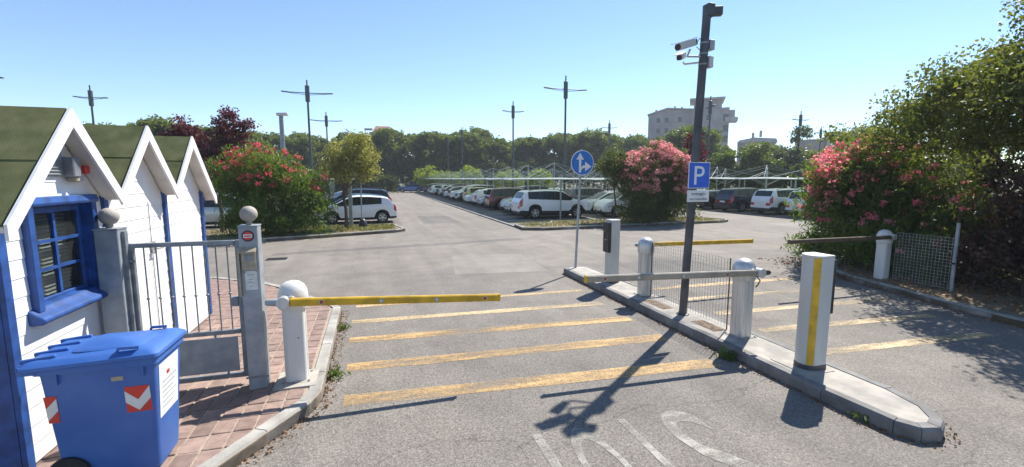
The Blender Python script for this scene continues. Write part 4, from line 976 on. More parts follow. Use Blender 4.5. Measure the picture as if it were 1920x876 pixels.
# ================================================================== SHADE CANOPIES OVER THE BAYS
def canopy(x, y0, nb, bay, label, zc=2.35, w=5.6, mast=3.35):
    r = empty('shade_canopy', (x, y0, 0), label=label, cat='canopy', group='tensile shade canopies')
    hw = w / 2
    for i in range(nb):
        ya = i * bay; yb = ya + bay - .06; ym = (ya + yb) / 2
        vs = []; nn = 5
        for a in range(nn + 1):
            for b in range(nn + 1):
                u, v = a / nn, b / nn
                sag = -.10 * math.sin(math.pi * u) * 0 + .10 * (math.sin(math.pi * u) * math.sin(math.pi * v)) - .05 * (1 - abs(2 * v - 1)) * (abs(2 * u - 1))
                vs.append((-hw + w * u, ya + (yb - ya) * v, zc + sag))
        fs = [(a * (nn + 1) + b, (a + 1) * (nn + 1) + b, (a + 1) * (nn + 1) + b + 1, a * (nn + 1) + b + 1) for a in range(nn) for b in range(nn)]
        p = MB().add(vs, fs)
        pn = p.build('canopy_panel', M['canopy'], r, smooth=50)
        for sx in (-1, 1): MB().tube([(sx * hw, ya, zc - .02), (sx * hw, ym, zc - .06), (sx * hw, yb, zc - .02)], .03, 6).build('edge_tube', M['canopyp'], pn, smooth=50)
        ps = MB().tube([(0, ym, 0), (0, ym, mast)], [.055, .04], 8).build('mast', M['canopyp'], r, smooth=50)
        st = MB()
        for sx in (-1, 1):
            for yy in (ya, yb): st.tube([(0, ym, mast - .03), (sx * hw * .98, yy, zc)], .009, 5)
            st.tube([(0, ym, mast - .45), (sx * hw * .6, ym, zc)], .012, 5)
        st.build('stay_cables', M['canopyp'], ps)
        tr = MB()
        for sx in (-1, 1): tr.tube([(0, ym, zc - .55), (sx * 1.5, ym, zc + .0)], .022, 5)
        tr.tube([(-hw, ym, zc - .02), (hw, ym, zc - .02)], .025, 5).build('beam', M['canopyp'], ps)
    for i in range(nb + 1):
        for sx in (-.6, .55) if i == 0 else (0.0,):
            MB().tube([(sx, i * bay - .02, 0), (sx, i * bay - .02, zc - .02)], .05, 8).build('post', M['canopyp'], r, smooth=50)
    return r
canopy(11.0, 24.15, 12, 4.95, 'long white tensile canopy with masts over the car row right of the aisle', 2.32)
canopy(17.0, 24.3, 7, 4.95, 'white tensile canopy over the second row, behind the round blue sign', 2.32)
canopy(27.6, 19.0, 8, 4.95, 'white tensile canopy over the row right of the parking sign', 2.36)
canopy(33.4, 19.5, 6, 4.95, 'white tensile canopy one row farther, beyond the white SUV', 2.36)
canopy(-5.4, 66.0, 2, 5.0, 'low white canopy at the far left end of the aisle by the hedge', 2.25, 7)

# ================================================================== LAMP POSTS
def lamp(x, y, arm, label, h=10.0, rz=0):
    r = empty('street_lamp', (x, y, 0), R(rz), label, 'street lamp', 'tall twin-arm car park lamps')
    MB().tube([(0, 0, 0), (0, 0, .4), (0, 0, h * .82), (0, 0, h - .5)], [.13, .10, .075, .07], 10).build('pole', M['lampd'], r, smooth=40)
    MB().tube([(0, 0, h * .83), (0, 0, h * .835), (0, 0, h * .955), (0, 0, h * .96)], [.08, .17, .17, .08], 8).build('sleeve', M['lampd'], r, smooth=30)
    MB().tube([(0, 0, h * .95), (0, 0, h)], [.06, .05], 8).build('finial', M['lampd'], r, smooth=40)
    for s in (-1, 1):
        a = MB().tube([(0, 0, h * .90), (s * arm * .72, 0, h * .902)], .035, 6)
        a.tube([(0, 0, h * .885), (s * arm * .72, 0, h * .897)], .02, 5).build('arm', M['lampd'], r, smooth=40)
        MB().box((s * arm * .86, 0, h * .903), (arm * .30, .26, .07), mx=Matrix.Rotation(R(-4 * s), 4, 'Y')).build('lamp_head', M['lampd'], r, bevel=.02)
    return r
for x, y, a, rz, lb in [(-4.5, 39.7, 1.85, 0, 'tall twin-arm lamp rising above the red oleander'), (-4.67, 57.7, 1.75, 0, 'smaller twin-arm lamp behind the variegated tree on the left'), (-21.9, 47.2, 1.15, 0, 'twin-arm lamp above the roof of the nearest hut'),
        (14.24, 32.35, 1.72, 0, 'tall twin-arm lamp behind the round blue sign'), (13.83, 44.3, 1.1, 0, 'twin-arm lamp left of the round blue sign, above the canopy'), (30.26, 54.4, 1.1, 0, 'far twin-arm lamp just right of the round blue sign'),
        (47.1, 40.8, 1.2, 0, 'twin-arm lamp rising over the grey-green tree right of the grey building'), (30.58, 36.07, 1.0, 70, 'lamp post in front of the grey apartment building'), (63.75, 51.7, 1.2, 0, 'far lamp left of the pale building on the right'), (48.1, 29.2, 1.25, 30, 'lamp post showing above the oleander on the right'),
        (13.25, 68.1, .9, 80, 'slim lamp post against the pines, left of centre'), (14.14, 86.3, .9, 80, 'most distant lamp post against the pines'), (-24.55, 40.0, 1.3, 0, 'lamp at the left edge of the picture, only its arm showing')]:
    lamp(x, y, a, lb, rz=rz)
# camera mast behind the red oleander
cm = empty('camera_mast', (-5.72, 35.1, 0), label='grey mast with one white camera on top, behind the red oleander', cat='pole')
MB().tube([(0, 0, 0), (0, 0, 6.6)], [.17, .14], 12).build('pole', M['galvd'], cm, smooth=40)
MB().box((.1, -.1, 6.72), (.75, .26, .2), rz=R(-20)).build('camera_housing', M['camw'], cm, bevel=.03)

# small sign with rubber foot on the left planter
sg = empty('small_sign', (-0.46, 22.0, 0.11), label='thin sign post with red plate and black foot on the left planter', cat='road sign')
MB().tube([(0, 0, 0), (0.02, 0, 2.55)], .028, 8).build('pole', M['galv'], sg, smooth=40)
MB().lathe([(.22, 0), (.22, .02)], (0.02, -.04, 2.4), 3, Matrix.Rotation(R(70), 4, 'Z') @ Matrix.Rotation(R(90), 4, 'X')).build('red_plate', M['red'], sg)
MB().lathe([(.18, 0), (.20, .10), (.15, .32), (.05, .42)], (0.05, -.1, 0), 12).build('foot', M['black'], sg, smooth=50)
wp = empty('white_post', (-0.95, 22.6, 0.11), label='broad white post right behind the variegated tree trunk', cat='post')
MB().box((0, 0, 1.05), (.17, .12, 2.1)).build('post', M['canopyp'], wp, bevel=.01)
MB().box((0, 0, 2.11), (.21, .16, .03)).build('cap', M['canopyp'], wp)

# ================================================================== VEGETATION
LM = {
 'ole': leafmat('oleander_leaf', (0.065, 0.115, 0.026), (0.165, 0.23, 0.052), 0.5),
 'oled': leafmat('oleander_leaf_olive', (0.045, 0.07, 0.018), (0.13, 0.15, 0.04), 0.42),
 'red': leafmat('oleander_red', (0.55, 0.06, 0.10), (0.74, 0.20, 0.22), 0.42, (1.2, 0.7, 0.7)),
 'pink': leafmat('oleander_pink', (0.68, 0.24, 0.28), (0.88, 0.52, 0.50), 0.5, (1.15, 0.95, 0.95)),
 'rose': leafmat('oleander_rose', (0.70, 0.13, 0.20), (0.88, 0.40, 0.43), 0.5, (1.15, 0.9, 0.9)),
 'plum': leafmat('plum_leaf', (0.045, 0.016, 0.022), (0.14, 0.048, 0.055), 0.42, (1.5, 0.75, 0.75)),
 'varieg': leafmat('variegated_leaf', (0.15, 0.15, 0.045), (0.46, 0.43, 0.19), 0.45),
 'small': leafmat('young_tree_leaf', (0.06, 0.09, 0.026), (0.16, 0.18, 0.06), 0.42),
 'bronze': leafmat('bronze_leaf', (0.065, 0.095, 0.028), (0.19, 0.19, 0.06), 0.5),
 'purple': leafmat('purple_shrub_leaf', (0.035, 0.024, 0.026), (0.10, 0.065, 0.05), 0.4, (1.4, 0.9, 0.7)),
 'pine': leafmat('pine_needles', (0.058, 0.092, 0.024), (0.17, 0.205, 0.042), 0.5),
 'light': leafmat('light_tree_leaf', (0.065, 0.105, 0.022), (0.18, 0.22, 0.055), 0.45),
 'greyg': leafmat('grey_green_leaf', (0.075, 0.10, 0.06), (0.17, 0.19, 0.115), 0.36),
 'lime': leafmat('lime_shrub_leaf', (0.15, 0.20, 0.025), (0.32, 0.38, 0.06), 0.45),
 'hedge': leafmat('hedge_leaf', (0.036, 0.06, 0.018), (0.095, 0.125, 0.03), 0.42),
 'grass': leafmat('grass_blade', (0.10, 0.12, 0.03), (0.30, 0.26, 0.10), 0.3),
 'litter': leafmat('dry_leaf', (0.16, 0.07, 0.03), (0.38, 0.20, 0.09), 0.15, (1, 0.9, 0.7)),
 'weed': leafmat('weed_leaf', (0.06, 0.10, 0.02), (0.16, 0.20, 0.05), 0.35),
}
def dome(c, rx, ry, h, n, rad, rg):
    out = []
    for k in range(n):
        while True:
            u = rg.uniform(-1, 1, 2)
            if u @ u < 1: break
        zz = rg.uniform(0.12, 1.0) ** .8 * h * (1 - 0.20 * (u @ u) ** 2)
        s = rad * rg.uniform(0.75, 1.25)
        out.append(((c[0] + u[0] * (rx - s * .6), c[1] + u[1] * (ry - s * .6), c[2] + max(s * .5, zz - s * .7)), (s, s, s * .95)))
    return out
def oleander(loc, rx, ry, h, label, fm, leaves, flowers, seed, lm='ole', nb=34, rad=.62, ll=.17, lw=.036, fs=.075, top=.9, fz=0.4, side=(0, -.6, .8)):
    rg = np.random.default_rng(seed)
    r = empty('oleander_bush', loc, label=label, cat='bush', group='flowering oleanders')
    bl = dome((0, 0, 0), rx, ry, h, nb, rad, rg)
    p, j, t = blob_points(bl, leaves, max(60, leaves // 45), rad * .30, .45, rg)
    leaf_object('foliage', p, t, ll, lw, LM[lm], r, rg, up=.9)
    # blossom heads at the shoot tips, on the sunny outside of the bush
    nh = flowers // 20
    q, _, tt = blob_points(bl, nh * 9, nh * 9, .04, .98, rg, top=top)
    rel = np.stack([q[:, 0] / rx, q[:, 1] / ry, (q[:, 2] / h - .35) * 1.5], 1); d = np.linalg.norm(rel, axis=1)
    sd_ = np.array(side) / np.linalg.norm(side); sc = (rel @ sd_) / np.maximum(d, .01)
    q = q[(d > .72) & (q[:, 2] / h > fz) & (sc > rg.normal(.1, .3, len(q)))][:nh]
    hs_ = rg.uniform(.6, 1.35, len(q))
    g = rg.normal(size=(len(q) * 20, 3)); g *= np.minimum(1, 1.6 / np.linalg.norm(g, axis=1))[:, None]
    pts = np.repeat(q, 20, 0) + g * np.repeat(hs_, 20)[:, None] * np.array([.085, .085, .06]) * (fs / .075)
    leaf_object('blossom', pts, np.repeat(rg.random(len(q)), 20), fs, fs * .85, LM[fm], r, rg, jit=.3)
    st = MB()
    for k in range(9):
        a = rg.uniform(0, 6.28); b = rg.uniform(.2, .7)
        st.tube([(math.cos(a) * .2, math.sin(a) * .2, 0), (math.cos(a) * rx * b * .6, math.sin(a) * ry * b * .6, h * .45), (math.cos(a) * rx * b, math.sin(a) * ry * b, h * .8)], [.03, .02, .008], 5)
    o = st.build('stems', M['barkg'], r); o['kind'] = 'stuff'
    return r
oleander((-3.72, 20.3, .1), 2.05, 1.35, 3.62, 'oleander with red flowers on the left planter, beside the white hatchback', 'red', 38000, 2500, 11, nb=64, fz=.45, fs=.08)
oleander((14.25, 20.5, .1), 2.15, 1.3, 4.15, 'tall round oleander covered in pink flowers, left of the parking sign', 'pink', 36000, 12500, 12, 'oled', nb=64, top=.5, fz=.38, fs=.085)
oleander((12.55, 8.75, .1), 1.5, 1.45, 3.3, 'pink oleander spilling over the kerb at the end of the brown barrier arm', 'rose', 46000, 5600, 13, nb=56, ll=.16, lw=.034, fs=.07, top=.7, fz=.34, side=(-.8, -.1, .75))
oleander((13.1, 6.6, .1), 1.3, 1.2, 2.3, 'dark oleander behind the right-hand wire mesh panel', 'rose', 16000, 240, 14, 'oled', nb=26, ll=.14, lw=.03, fs=.055, fz=.2)
oleander((12.0, 7.0, .1), .55, .8, 1.25, 'low oleander shoots with pink blossom right behind the mesh panel', 'rose', 5000, 160, 15, 'ole', nb=12, rad=.4, ll=.14, lw=.03, fs=.05, fz=.2)

def tree(name, loc, blobs, trunk_top, r0, label, lm, leaves, clumps, spread, ll, lw, seed, bark='bark', group=None, cat='tree', lean=(0, 0), shell=.55, ends=6):
    rg = np.random.default_rng(seed)
    r = empty(name, loc, label=label, cat=cat, group=group)
    es = [(c[0] + random.uniform(-.3, .3) * q[0], c[1] + random.uniform(-.3, .3) * q[1], c[2] + random.uniform(0, .4) * q[2]) for c, q in (blobs * 3)[:max(ends, len(blobs))]]
    limbs(r, (0, 0, -.05), (lean[0], lean[1], trunk_top), r0, es, M[bark], 'trunk')
    p, j, t = blob_points(blobs, leaves, clumps, spread, shell, rg)
    leaf_object('crown', p, t, ll, lw, LM[lm], r, rg, zmin=.05)
    return r
# purple-leaved plums behind the huts
tree('plum_tree', (-6.05, 21.7, .1), [((.35, .2, 4.2), (.6, .6, .7)), ((.75, .2, 3.4), (.7, .6, .7)), ((-.1, 0, 3.2), (.65, .65, .7)), ((.4, 0, 2.6), (.6, .65, .5)), ((1.05, .2, 4.35), (.35, .4, .4)), ((.45, .3, 4.95), (.28, .3, .3))], 2.9, .075, 'taller purple-leaved plum tree left of the red oleander', 'plum', 7000, 230, .15, .11, .07, 21)
tree('plum_tree', (-7.35, 22.4, .1), [((0, .2, 4.4), (.5, .5, .45)), ((.35, 0, 3.9), (.42, .5, .42)), ((-.4, 0, 4.1), (.42, .45, .38)), ((.1, 0, 3.2), (.5, .5, .45))], 3.2, .06, 'smaller sparse purple plum tree just above the farthest hut', 'plum', 2900, 115, .13, .11, .07, 22)
tree('plum_tree', (16.3, 20.2, .1), [((0, 0, 3.9), (.45, .5, .75)), ((.1, 0, 3.0), (.5, .5, .7))], 2.8, .05, 'slim purple plum tree poking out right of the parking sign', 'plum', 3200, 110, .14, .11, .07, 23)
tree('variegated_tree', (-1.12, 21.6, .1), [((.0, 0, 3.3), (.75, .75, .75)), ((.75, .1, 3.3), (.7, .7, .85)), ((.35, 0, 2.55), (.95, .8, .5)), ((-.35, 0, 2.8), (.7, .7, .6)), ((.75, 0, 4.0), (.35, .4, .35)), ((1.05, 0, 2.7), (.45, .5, .5))], 2.3, .085, 'pale variegated round tree on the left planter before the white hatchback', 'varieg', 12000, 340, .15, .10, .05, 24)
tree('young_tree', (12.25, 21.3, .1), [((.0, 0, 3.1), (.65, .6, .75)), ((-.5, 0, 2.7), (.5, .5, .5)), ((.5, 0, 2.8), (.55, .5, .6)), ((0.1, 0, 2.2), (.5, .5, .4))], 2.5, .055, 'thin young tree left of the pink oleander', 'small', 4800, 190, .15, .11, .06, 25)
# the big tree at the right edge
tree('broadleaf_tree', (12.0, 5.2, .1), [((-.5, .2, 3.8), (1.3, 1.2, .9)), ((-1.5, -.1, 3.9), (.9, .9, .6)), ((-.4, 1.4, 3.75), (1.0, .9, .75)), ((0, -.5, 5.3), (1.15, 1.1, .85)), ((-.75, -.5, 6.2), (.95, .9, .7)), ((.6, -1.0, 6.9), (1.1, 1.1, .8)), ((1.4, .2, 4.4), (1.4, 1.3, 1.1)), ((.5, .3, 2.9), (1.5, 1.3, .75)), ((-1.0, -1.6, 4.6), (.95, .9, .6)), ((-1.6, -.9, 3.5), (.8, .8, .5)), ((.5, 2.3, 3.4), (1.1, 1.0, .7)), ((.6, -2.6, 4.4), (1.4, 1.3, 1.0)), ((-.6, -2.4, 3.6), (1.0, 1.0, .6)), ((1.4, -1.6, 2.5), (1.3, 1.3, .8))],
     3.0, .075, 'large bronze-green tree filling the right edge above the verge', 'bronze', 100000, 760, .20, .074, .05, 26, lean=(-.2, .1), ends=16)
tree('purple_shrub', (12.9, 4.9, .1), [((0, 0, 1.6), (1.5, 1.3, .9)), ((.5, -1.6, 1.5), (1.4, 1.3, .9)), ((-.9, .2, 2.0), (.9, .9, .7)), ((-1.3, -.5, 1.2), (.7, .9, .8)), ((-1.2, .7, .7), (.6, .7, .5)), ((-.7, -1.3, 2.2), (1.0, 1.0, .7)), ((.2, 1.0, 1.1), (1.1, 1.0, .7)), ((0, -.5, .7), (1.6, 1.6, .6))], 1.2, .07, 'dark purplish shrub under the big tree at the right edge', 'purple', 30000, 600, .17, .09, .055, 27, cat='shrub')
tree('verge_shrub', (14.2, 8.2, .1), [((0, 0, 2.4), (1.3, 1.3, 1.0)), ((.6, 1.2, 2.9), (1.3, 1.3, .9)), ((-.5, .9, 3.3), (.8, .8, .7)), ((0, 0, 1.2), (1.5, 1.5, .9)), ((1.2, 3.0, 3.0), (1.4, 1.4, 1.1))], 1.6, .08, 'green shrub rising behind the right-hand oleander', 'bronze', 18000, 420, .17, .10, .055, 28, cat='shrub')

# ---- stone pines behind the car park (a few meshes, shared)
def pine_mesh(seed, h, w, lm='pine', ll=.50, lw=.24, leaves=12000):
    rg = np.random.default_rng(seed)
    bl = []
    for k in range(15):
        a = rg.uniform(0, 6.28); q = rg.uniform(0, 1) ** .5 * w * .72
        s = rg.uniform(1.1, 1.9); zz = h - s * .8 - (q / w) ** 2 * h * .16 - rg.uniform(0, .6)
        bl.append(((q * math.cos(a), q * math.sin(a), zz), (s * 1.35, s * 1.35, s * .8)))
    for k in range(26):
        a = rg.uniform(0, 6.28); q = w * rg.uniform(.3, .9); s = rg.uniform(1.1, 1.8)
        bl.append(((q * math.cos(a), q * math.sin(a), rg.uniform(.16, .78) * h), (s * 1.2, s * 1.2, s * .9)))
    return bl
PINES = []
for k, (h, w) in enumerate(((12.6, 5.2), (13.2, 5.6), (11.8, 5.0), (12.4, 6.0))):
    t = tree('stone_pine', (0, 0, 0), pine_mesh(40 + k, h, w), h * .6, .30, None, 'pine', 24000, 620, .42, .50, .24, 50 + k, 'bark', None, shell=.5, ends=9)
    PINES.append(t)
pine_used = set()
def put(proto_list, k, x, y, s, rz, label, group, cat='tree', used=pine_used):
    o = proto_list[k]
    if id(o) in used: o = copy_tree(o)
    else: used.add(id(o))
    o.location = (x, y, 0); o.rotation_euler = (0, 0, rz); o.scale = (s, s, s * random.uniform(.96, 1.04)); tag(o, label, cat, group); return o
PL_ = 'stone pine in the dense dark-green line closing the far end of the car park'
for i, x in enumerate(np.arange(-46, 66, 7.2)):
    put(PINES, i % 4, float(x) + random.uniform(-1, 1), 95 + random.uniform(-1.5, 1.5) - max(0, (x - 44)) * .5, random.uniform(.88, 1.0) * (.88 if x < -8 else 1), random.uniform(0, 6.28), PL_, 'stone pines behind the car park')
for i, x in enumerate(np.arange(-42, 60, 9.5)):
    put(PINES, (i + 2) % 4, float(x) + random.uniform(-1, 1), 102 + random.uniform(-1, 1) - max(0, (x - 44)) * .5, random.uniform(.96, 1.04) * (.88 if x < -8 else 1), random.uniform(0, 6.28), PL_, 'stone pines behind the car park')
for x, y, s, lb in ((-25.5, 53, .63, 'pine top showing over the roof between the first two huts'), (-21.0, 57, .65, 'pine top showing just left of the second hut gable'), (-19.0, 62, .68, 'pine top over the roof of the middle hut'), (-31, 50, .58, 'pine top hidden mostly behind the roof of the nearest hut'), (-15.5, 66, .70, 'pine showing between the middle and farthest hut gables')):
    put(PINES, random.randrange(4), x, y, s, random.uniform(0, 6), lb, 'pines behind the huts')
for x, y, s, lb in ((50, 63, .82, 'dark pine in front of the left wing of the grey building'), (57, 66, .70, 'dark pine in front of the right block of the grey building'), (60, 58, .66, 'dark pine below the flat-roofed house right of the grey building')):
    put(PINES, random.randrange(4), x, y, s, random.uniform(0, 6), lb, 'pines near the grey building')
# ---- lighter trees right of the pines
LT = []
for k, (h, w, lm, ar) in enumerate(((6.6, 2.6, 'light', 1), (6.0, 2.4, 'light', 1), (7.4, 2.2, 'greyg', 1.2))):
    rg = np.random.default_rng(70 + k)
    bl = [((rg.uniform(-1, 1) * w * .6, rg.uniform(-1, 1) * w * .6, rg.uniform(.28, .88) * h), (w * .42, w * .42, w * .38)) for _ in range(15)]
    LT.append(tree('lime_tree' if lm == 'light' else 'poplar_tree', (0, 0, 0), bl, h * .55, .14, None, lm, 8000, 300, .24, .30, .18, 75 + k, 'barkg', None, shell=.5, ends=8))
lt_used = set()
for i, (k, x, y, s, lb) in enumerate([(0, 38.2, 48.5, .95, 'light green tree right of the purple plum, left end of the right-hand tree group'), (1, 41.5, 46.5, 1.0, 'light green tree below the right block of the grey building'), (0, 44.5, 44.5, 1.05, 'light green tree below the flat-roofed house'), (2, 47.2, 41.5, 1.12, 'tall grey-green tree beside a lamp post, right of the flat-roofed house'), (1, 44.0, 41.8, .8, 'low light green tree in front of the tall grey-green tree'), (0, 49.6, 40.0, .85, 'light green tree right of the tall grey-green tree'), (1, 51.5, 37.0, .85, 'light green tree in front of the pale far-right building'), (0, 54.0, 34.0, .9, 'light green tree just left of the right-hand oleander'), (1, 36.5, 52.5, 1.0, 'light green tree behind the pink oleander'), (0, 56.5, 30.5, 1.0, 'light green tree behind the right-hand oleander'), (1, 40.0, 52.0, 1.05, 'light green tree in the back row left of the flat-roofed house'), (0, 48.5, 46.5, 1.0, 'light green tree in the back row behind the tall grey-green tree')]):
    put(LT, k, x, y, s, random.uniform(0, 6), lb, 'light trees right of the pines', used=lt_used)
# ---- lime shrubs over the canopy, hedge
for i, (x, y, s, h, lb) in enumerate([(9.6, 79.5, 2.3, 4.6, 'lime green shrub above the far end of the canopy row'), (13.2, 78.0, 1.7, 3.7, 'second lime green shrub beside the larger one over the canopy'), (15.4, 72.0, 1.7, 4.6, 'rounded lime green shrub left of the slim lamp over the canopy'), (20.3, 67.0, 1.9, 3.9, 'pale lime shrub over the canopy left of the round sign'), (21.2, 56.2, 1.4, 3.6, 'pale lime shrub over the canopy next to the round sign')]):
    tree('lime_shrub', (x, y, 0), [((0, 0, h * .62), (s, s, h * .36)), ((s * .6, 0, h * .5), (s * .6, s * .6, h * .3)), ((-s * .6, 0, h * .45), (s * .6, s * .6, h * .32))], h * .5, .08, lb, 'lime', 3000, 120, .25, .26, .15, 90 + i, 'barkg', 'lime shrubs over the canopy', 'shrub')
def hedge(x0, y0, x1, y1, h, d, label, n, seed, lm='hedge', ll=.34, lw=.2):
    rg = np.random.default_rng(seed); r = empty('hedge', ((x0 + x1) / 2, (y0 + y1) / 2, 0), label=label, cat='hedge')
    L = math.hypot(x1 - x0, y1 - y0); a = math.atan2(y1 - y0, x1 - x0); r.rotation_euler = (0, 0, a)
    cl = n // 25; u = rg.uniform(-L / 2, L / 2, cl); v = rg.uniform(-d / 2, d / 2, cl); w = rg.uniform(0.1, 1, cl) * h * (1 + .12 * np.sin(u * .7) + .1 * np.sin(u * 1.9))
    j = rg.integers(0, cl, n); p = np.stack([u, v, w], 1)[j] + rg.normal(size=(n, 3)) * .28
    leaf_object('foliage', p, rg.random(cl)[j], ll, lw, LM[lm], r, rg)
    st = MB()
    for k in range(int(L / 2)): st.tube([(-L / 2 + 1 + k * 2, 0, 0), (-L / 2 + 1 + k * 2, 0, h * .7)], [.06, .03], 5)
    o = st.build('stems', M['bark'], r); o['kind'] = 'stuff'
    return r
hedge(-48, 90.5, 52, 91, 5.6, 2.5, 'dark hedge at the foot of the stone pines', 42000, 101)
hedge(36, 56, 60, 30, 2.6, 2.0, 'dark hedge under the light trees on the right', 12000, 102)
hedge(-9.5, 76.0, 3.8, 77.5, 3.0, 1.4, 'dense green hedge behind the low white canopy at the far left', 9000, 103)
hedge(-34, 44, -14, 66, 3.2, 2.0, 'dark hedge seen between the huts and the plum trees', 9000, 104)

# ---- ground cover, weeds, litter
def scatter(name, pts, length, width, lm, seed, up=.0, kind='stuff', spread=0.0, flat=False):
    rg = np.random.default_rng(seed); p = np.array(pts, float); n = len(p)
    r = leaf_object(name, p, rg.random(n), length, width, LM[lm], None, rg, up=up, zmin=-1)
    return r
rg = np.random.default_rng(5)
def along(pts, n, d0, d1, z0, z1, rg=rg):
    P = [Vector(q) for q in pts]; L = [(b - a).length for a, b in zip(P, P[1:])]; tot = sum(L); out = []
    for k in range(n):
        s = rg.uniform(0, tot); i = 0
        while i < len(L) - 1 and s > L[i]: s -= L[i]; i += 1
        e = (P[i + 1] - P[i]).normalized(); q = P[i] + e * s - Vector((-e.y, e.x)) * (d0 + (d1 - d0) * rg.random() ** 2)
        out.append((q.x, q.y, rg.uniform(z0, z1)))
    return out
lit = along(PAVE[:6], 900, .005, .14, .004, .018) + along(ISL[:9], 900, .005, .12, .004, .016) + along(VER[1:7][::-1], 900, .0, .16, .004, .02)
scatter('leaf_litter', lit, .028, .017, 'litter', 31)
under = [(rg.uniform(10.3, 16), rg.uniform(1.5, 10), .105 + rg.uniform(0, .02)) for _ in range(5000)]
scatter('leaf_litter', under, .06, .04, 'litter', 32)
gr = [(rg.uniform(-3.0, 1.0), rg.uniform(20.3, 22.8), .11 + rg.uniform(0, .07)) for _ in range(2200)] + [(rg.uniform(7, 18), rg.uniform(19.6, 22), .11 + rg.uniform(0, .06)) for _ in range(2600)] + [(rg.uniform(-9, -3), rg.uniform(18.6, 22.6), .11 + rg.uniform(0, .05)) for _ in range(1200)]
gr = [q for q in gr if not (q[0] < 1.0 and q[1] < 18.4 + (q[0] + 5.6) * .33)]
scatter('dry_grass', gr, .16, .03, 'grass', 33, up=1.5)
def weed(x, y, s, n, seed, label, flower=False):
    rg = np.random.default_rng(seed); r = empty('weed', (x, y, 0), label=label, cat='weed')
    p = rg.normal(size=(n, 3)) * np.array([s * .4, s * .4, s * .35]); p[:, 2] = np.abs(p[:, 2]) + .01
    leaf_object('leaves', p, rg.random(n), s * .55, s * .16, LM['weed'], r, rg, up=.8, zmin=0)
    return r
weed(4.40, 4.62, .16, 110, 1, 'leafy green weed at the foot of the island kerb by the striped column')
weed(-0.50, 7.35, .12, 80, 2, 'small weed at the far part of the pavement kerb')
weed(-0.50, 5.55, .13, 110, 3, 'weed tuft at the kerb beside the left barrier post')
weed(4.60, 9.65, .13, 60, 4, 'grass tuft on the island behind the black-fronted column')
weed(4.52, 2.98, .12, 60, 5, 'small weed under the rounded tip of the island')

# ================================================================== FAR BUILDINGS
BM = {'grey': mat('render_grey', (0.33, 0.305, 0.30), .9, vary=.12, scale=.25), 'pale': mat('render_pale', (0.52, 0.50, 0.48), .9, vary=.08, scale=.3), 'slab': mat('slab_concrete', (0.42, 0.40, 0.385), .9, vary=.1, scale=.5), 'win': glassmat('far_window', (.03, .035, .04), 0.0, .1), 'tile': mat('roof_tile', (0.30, 0.15, 0.10), .9, vary=.15, scale=1.5), 'shut': mat('shutter', (.2, .19, .18), .8)}
def far_window(par, x, y, z, w, h, d=-1):
    f = MB().box((x, y + d * .03, z), (w + .24, .10, h + .24)).build('window', BM['slab'], par)
    MB().box((x, y + d * .07, z), (w, .05, h)).build('pane', BM['win'], f)
def building_a():
    r = empty('apartment_building', (83, 125, -1.9), R(-38.5), 'large grey apartment block with flat roofs and stacked balconies in the distance', 'building')
    MB().prism([(0, 0), (0, 23.6), (5.6, 25.2), (13.5, 24.6), (13.5, 0)], 0, 13, 'y').build('left_wing', BM['grey'], r)
    MB().prism([(-.3, 23.6), (5.5, 25.3), (13.4, 24.7), (13.4, 25.0), (5.5, 25.7), (-.3, 24.0)], -.4, 13.3, 'y').build('wing_roof', BM['slab'], r)
    MB().box((17.6, 5.5, 12.4), (10.2, 13, 24.8)).build('right_block', BM['grey'], r)
    MB().box((16.8, 4.5, 26.2), (7.6, 10, 2.8)).build('penthouse', BM['grey'], r)
    MB().box((16.6, 4.3, 27.6), (9.6, 11.5, .5)).build('roof_slab', BM['slab'], r)
    MB().box((23.4, 2.6, 22.6), (1.6, 6, 3.0)).build('corner_block', BM['grey'], r)
    for k in range(6):
        z = 5.2 + 3.1 * k
        if k == 5:
            b = MB().box((23.2 + .7 * (k == 3), -.2, z), (3.2, 3.6, .3)).build('balcony', BM['slab'], r)
            MB().box((23.2 + .7 * (k == 3), -1.95, z + .6), (3.2, .12, 1.1)).build('parapet', BM['slab'], b)
            MB().box((24.85 + .7 * (k == 3), -.2, z + .6), (.12, 3.5, 1.1)).build('parapet', BM['slab'], b)
        for x in (14.6, 17.2):
            far_window(r, x, -1.0, z + 1.4, 1.3, 1.5)
        far_window(r, 21.8, -1.0, z + 1.25, 1.5, 2.0)
        for x in (3.0, 5.4, 9.2): far_window(r, x, 0, z + 1.3, 1.1, 1.5)
        MB().box((9.0, -.06, z - .2), (8.6, .12, .22)).build('string_course', BM['slab'], r)
    for x, z in ((2.0, 25.2), (7.5, 26.0), (9.6, 25.7)): MB().box((x, 4, z), (.6, .6, 1.2)).build('chimney', BM['slab'], r)
    return r
building_a()
r = empty('house', (89.2, 94.5, -1.3), R(-45), 'low flat-roofed house with chimneys right of the large grey block', 'building')
MB().box((4, 4, 6.3), (8.4, 8, 12.6)).build('wall', BM['grey'], r)
MB().prism([(-.3, 12.6), (0.2, 13.2), (3.5, 13.8), (8.3, 13.4), (8.6, 12.6)], -.4, 8.4, 'y').build('roof', BM['slab'], r)
for x, z in ((3.2, 14.4), (4.9, 14.9)): MB().box((x, 3, z), (.6, .6, 1.6)).build('chimney', BM['grey'], r)
for x in (1.5, 4, 6.5): far_window(r, x, 0, 10.6, 1.1, 1.3)
r = empty('house', (90.5, 79.5, 0), R(-54), 'pale house with stepped roof and two windows, far right above the oleander', 'building')
MB().box((5.5, 5, 5.3), (11, 9, 10.6)).build('wall', BM['grey'], r)
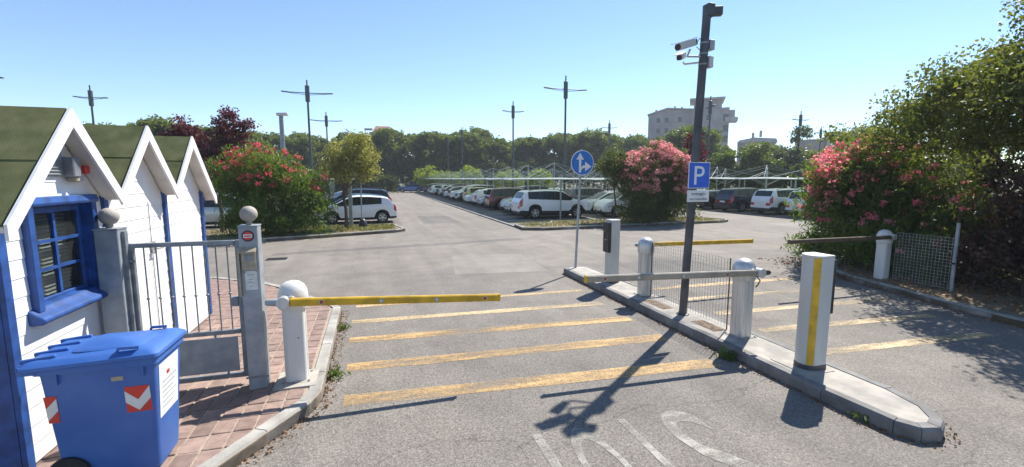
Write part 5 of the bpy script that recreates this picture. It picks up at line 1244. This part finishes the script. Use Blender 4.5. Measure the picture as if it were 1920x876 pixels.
MB().box((5.4, 5, 10.75), (11.6, 9.6, .3)).build('roof', BM['slab'], r)
MB().box((9.0, 3.6, 5.6), (6.0, 8, 11.2)).build('front_wing', BM['pale'], r)
MB().prism([(5.6, 11.2), (6.0, 12.0), (8.4, 12.2), (12.4, 11.4), (12.4, 11.2)], -.8, 8, 'y').build('wing_roof', BM['slab'], r)
for x in (7.4, 8.8, 10.4): far_window(r, x, -.4, 9.2, .75, 1.3)
for x in (8.6, 10.2): MB().box((x, 3, 12.5), (.5, .5, 1.2)).build('chimney', BM['pale'], r)
r = empty('house', (-0.6, 160, 0), R(2), 'house with terracotta hipped roof peeking over the pines', 'building')
MB().box((5, 5, 8.9), (8.4, 8, 17.8)).build('wall', BM['pale'], r)
m = MB(); m.add([(1.6, 0, 17.8), (10.4, 0, 17.8), (10.4, 10, 17.8), (1.6, 10, 17.8), (3.0, 3, 20.0), (7.4, 3, 20.0), (7.4, 7, 20.0), (3.0, 7, 20.0)], [(3, 2, 1, 0), (4, 5, 6, 7), (0, 1, 5, 4), (1, 2, 6, 5), (2, 3, 7, 6), (3, 0, 4, 7)]).build('roof', BM['tile'], r)
MB().box((0.6, 4, 18.9), (2.6, 5, .25)).build('porch_slab', BM['pale'], r)
MB().box((-.5, 2, 18.0), (.25, .25, 1.8)).build('porch_post', BM['pale'], r)
for x in (3.2, 6.6): far_window(r, x, 1, 15.6, 1.2, 1.4)

dc = struct(MB().box((-2.72, 14.6, 0.004), (.55, .40, .012)).build('drain_cover', M['rimd']))

# ================================================================== HAZE
hz = bpy.data.materials.new('haze_air'); hz.use_nodes = True; t = hz.node_tree; t.nodes.clear()
mo = t.nodes.new('ShaderNodeOutputMaterial'); pv = t.nodes.new('ShaderNodeVolumePrincipled')
pv.inputs['Color'].default_value = (0.86, 0.92, 1.0, 1); pv.inputs['Density'].default_value = 0.0006; pv.inputs['Anisotropy'].default_value = 0.2
t.links.new(pv.outputs[0], mo.inputs['Volume'])
hb = MB().box((30, 90, 15), (360, 320, 32)).build('haze', hz); hb['kind'] = 'stuff'
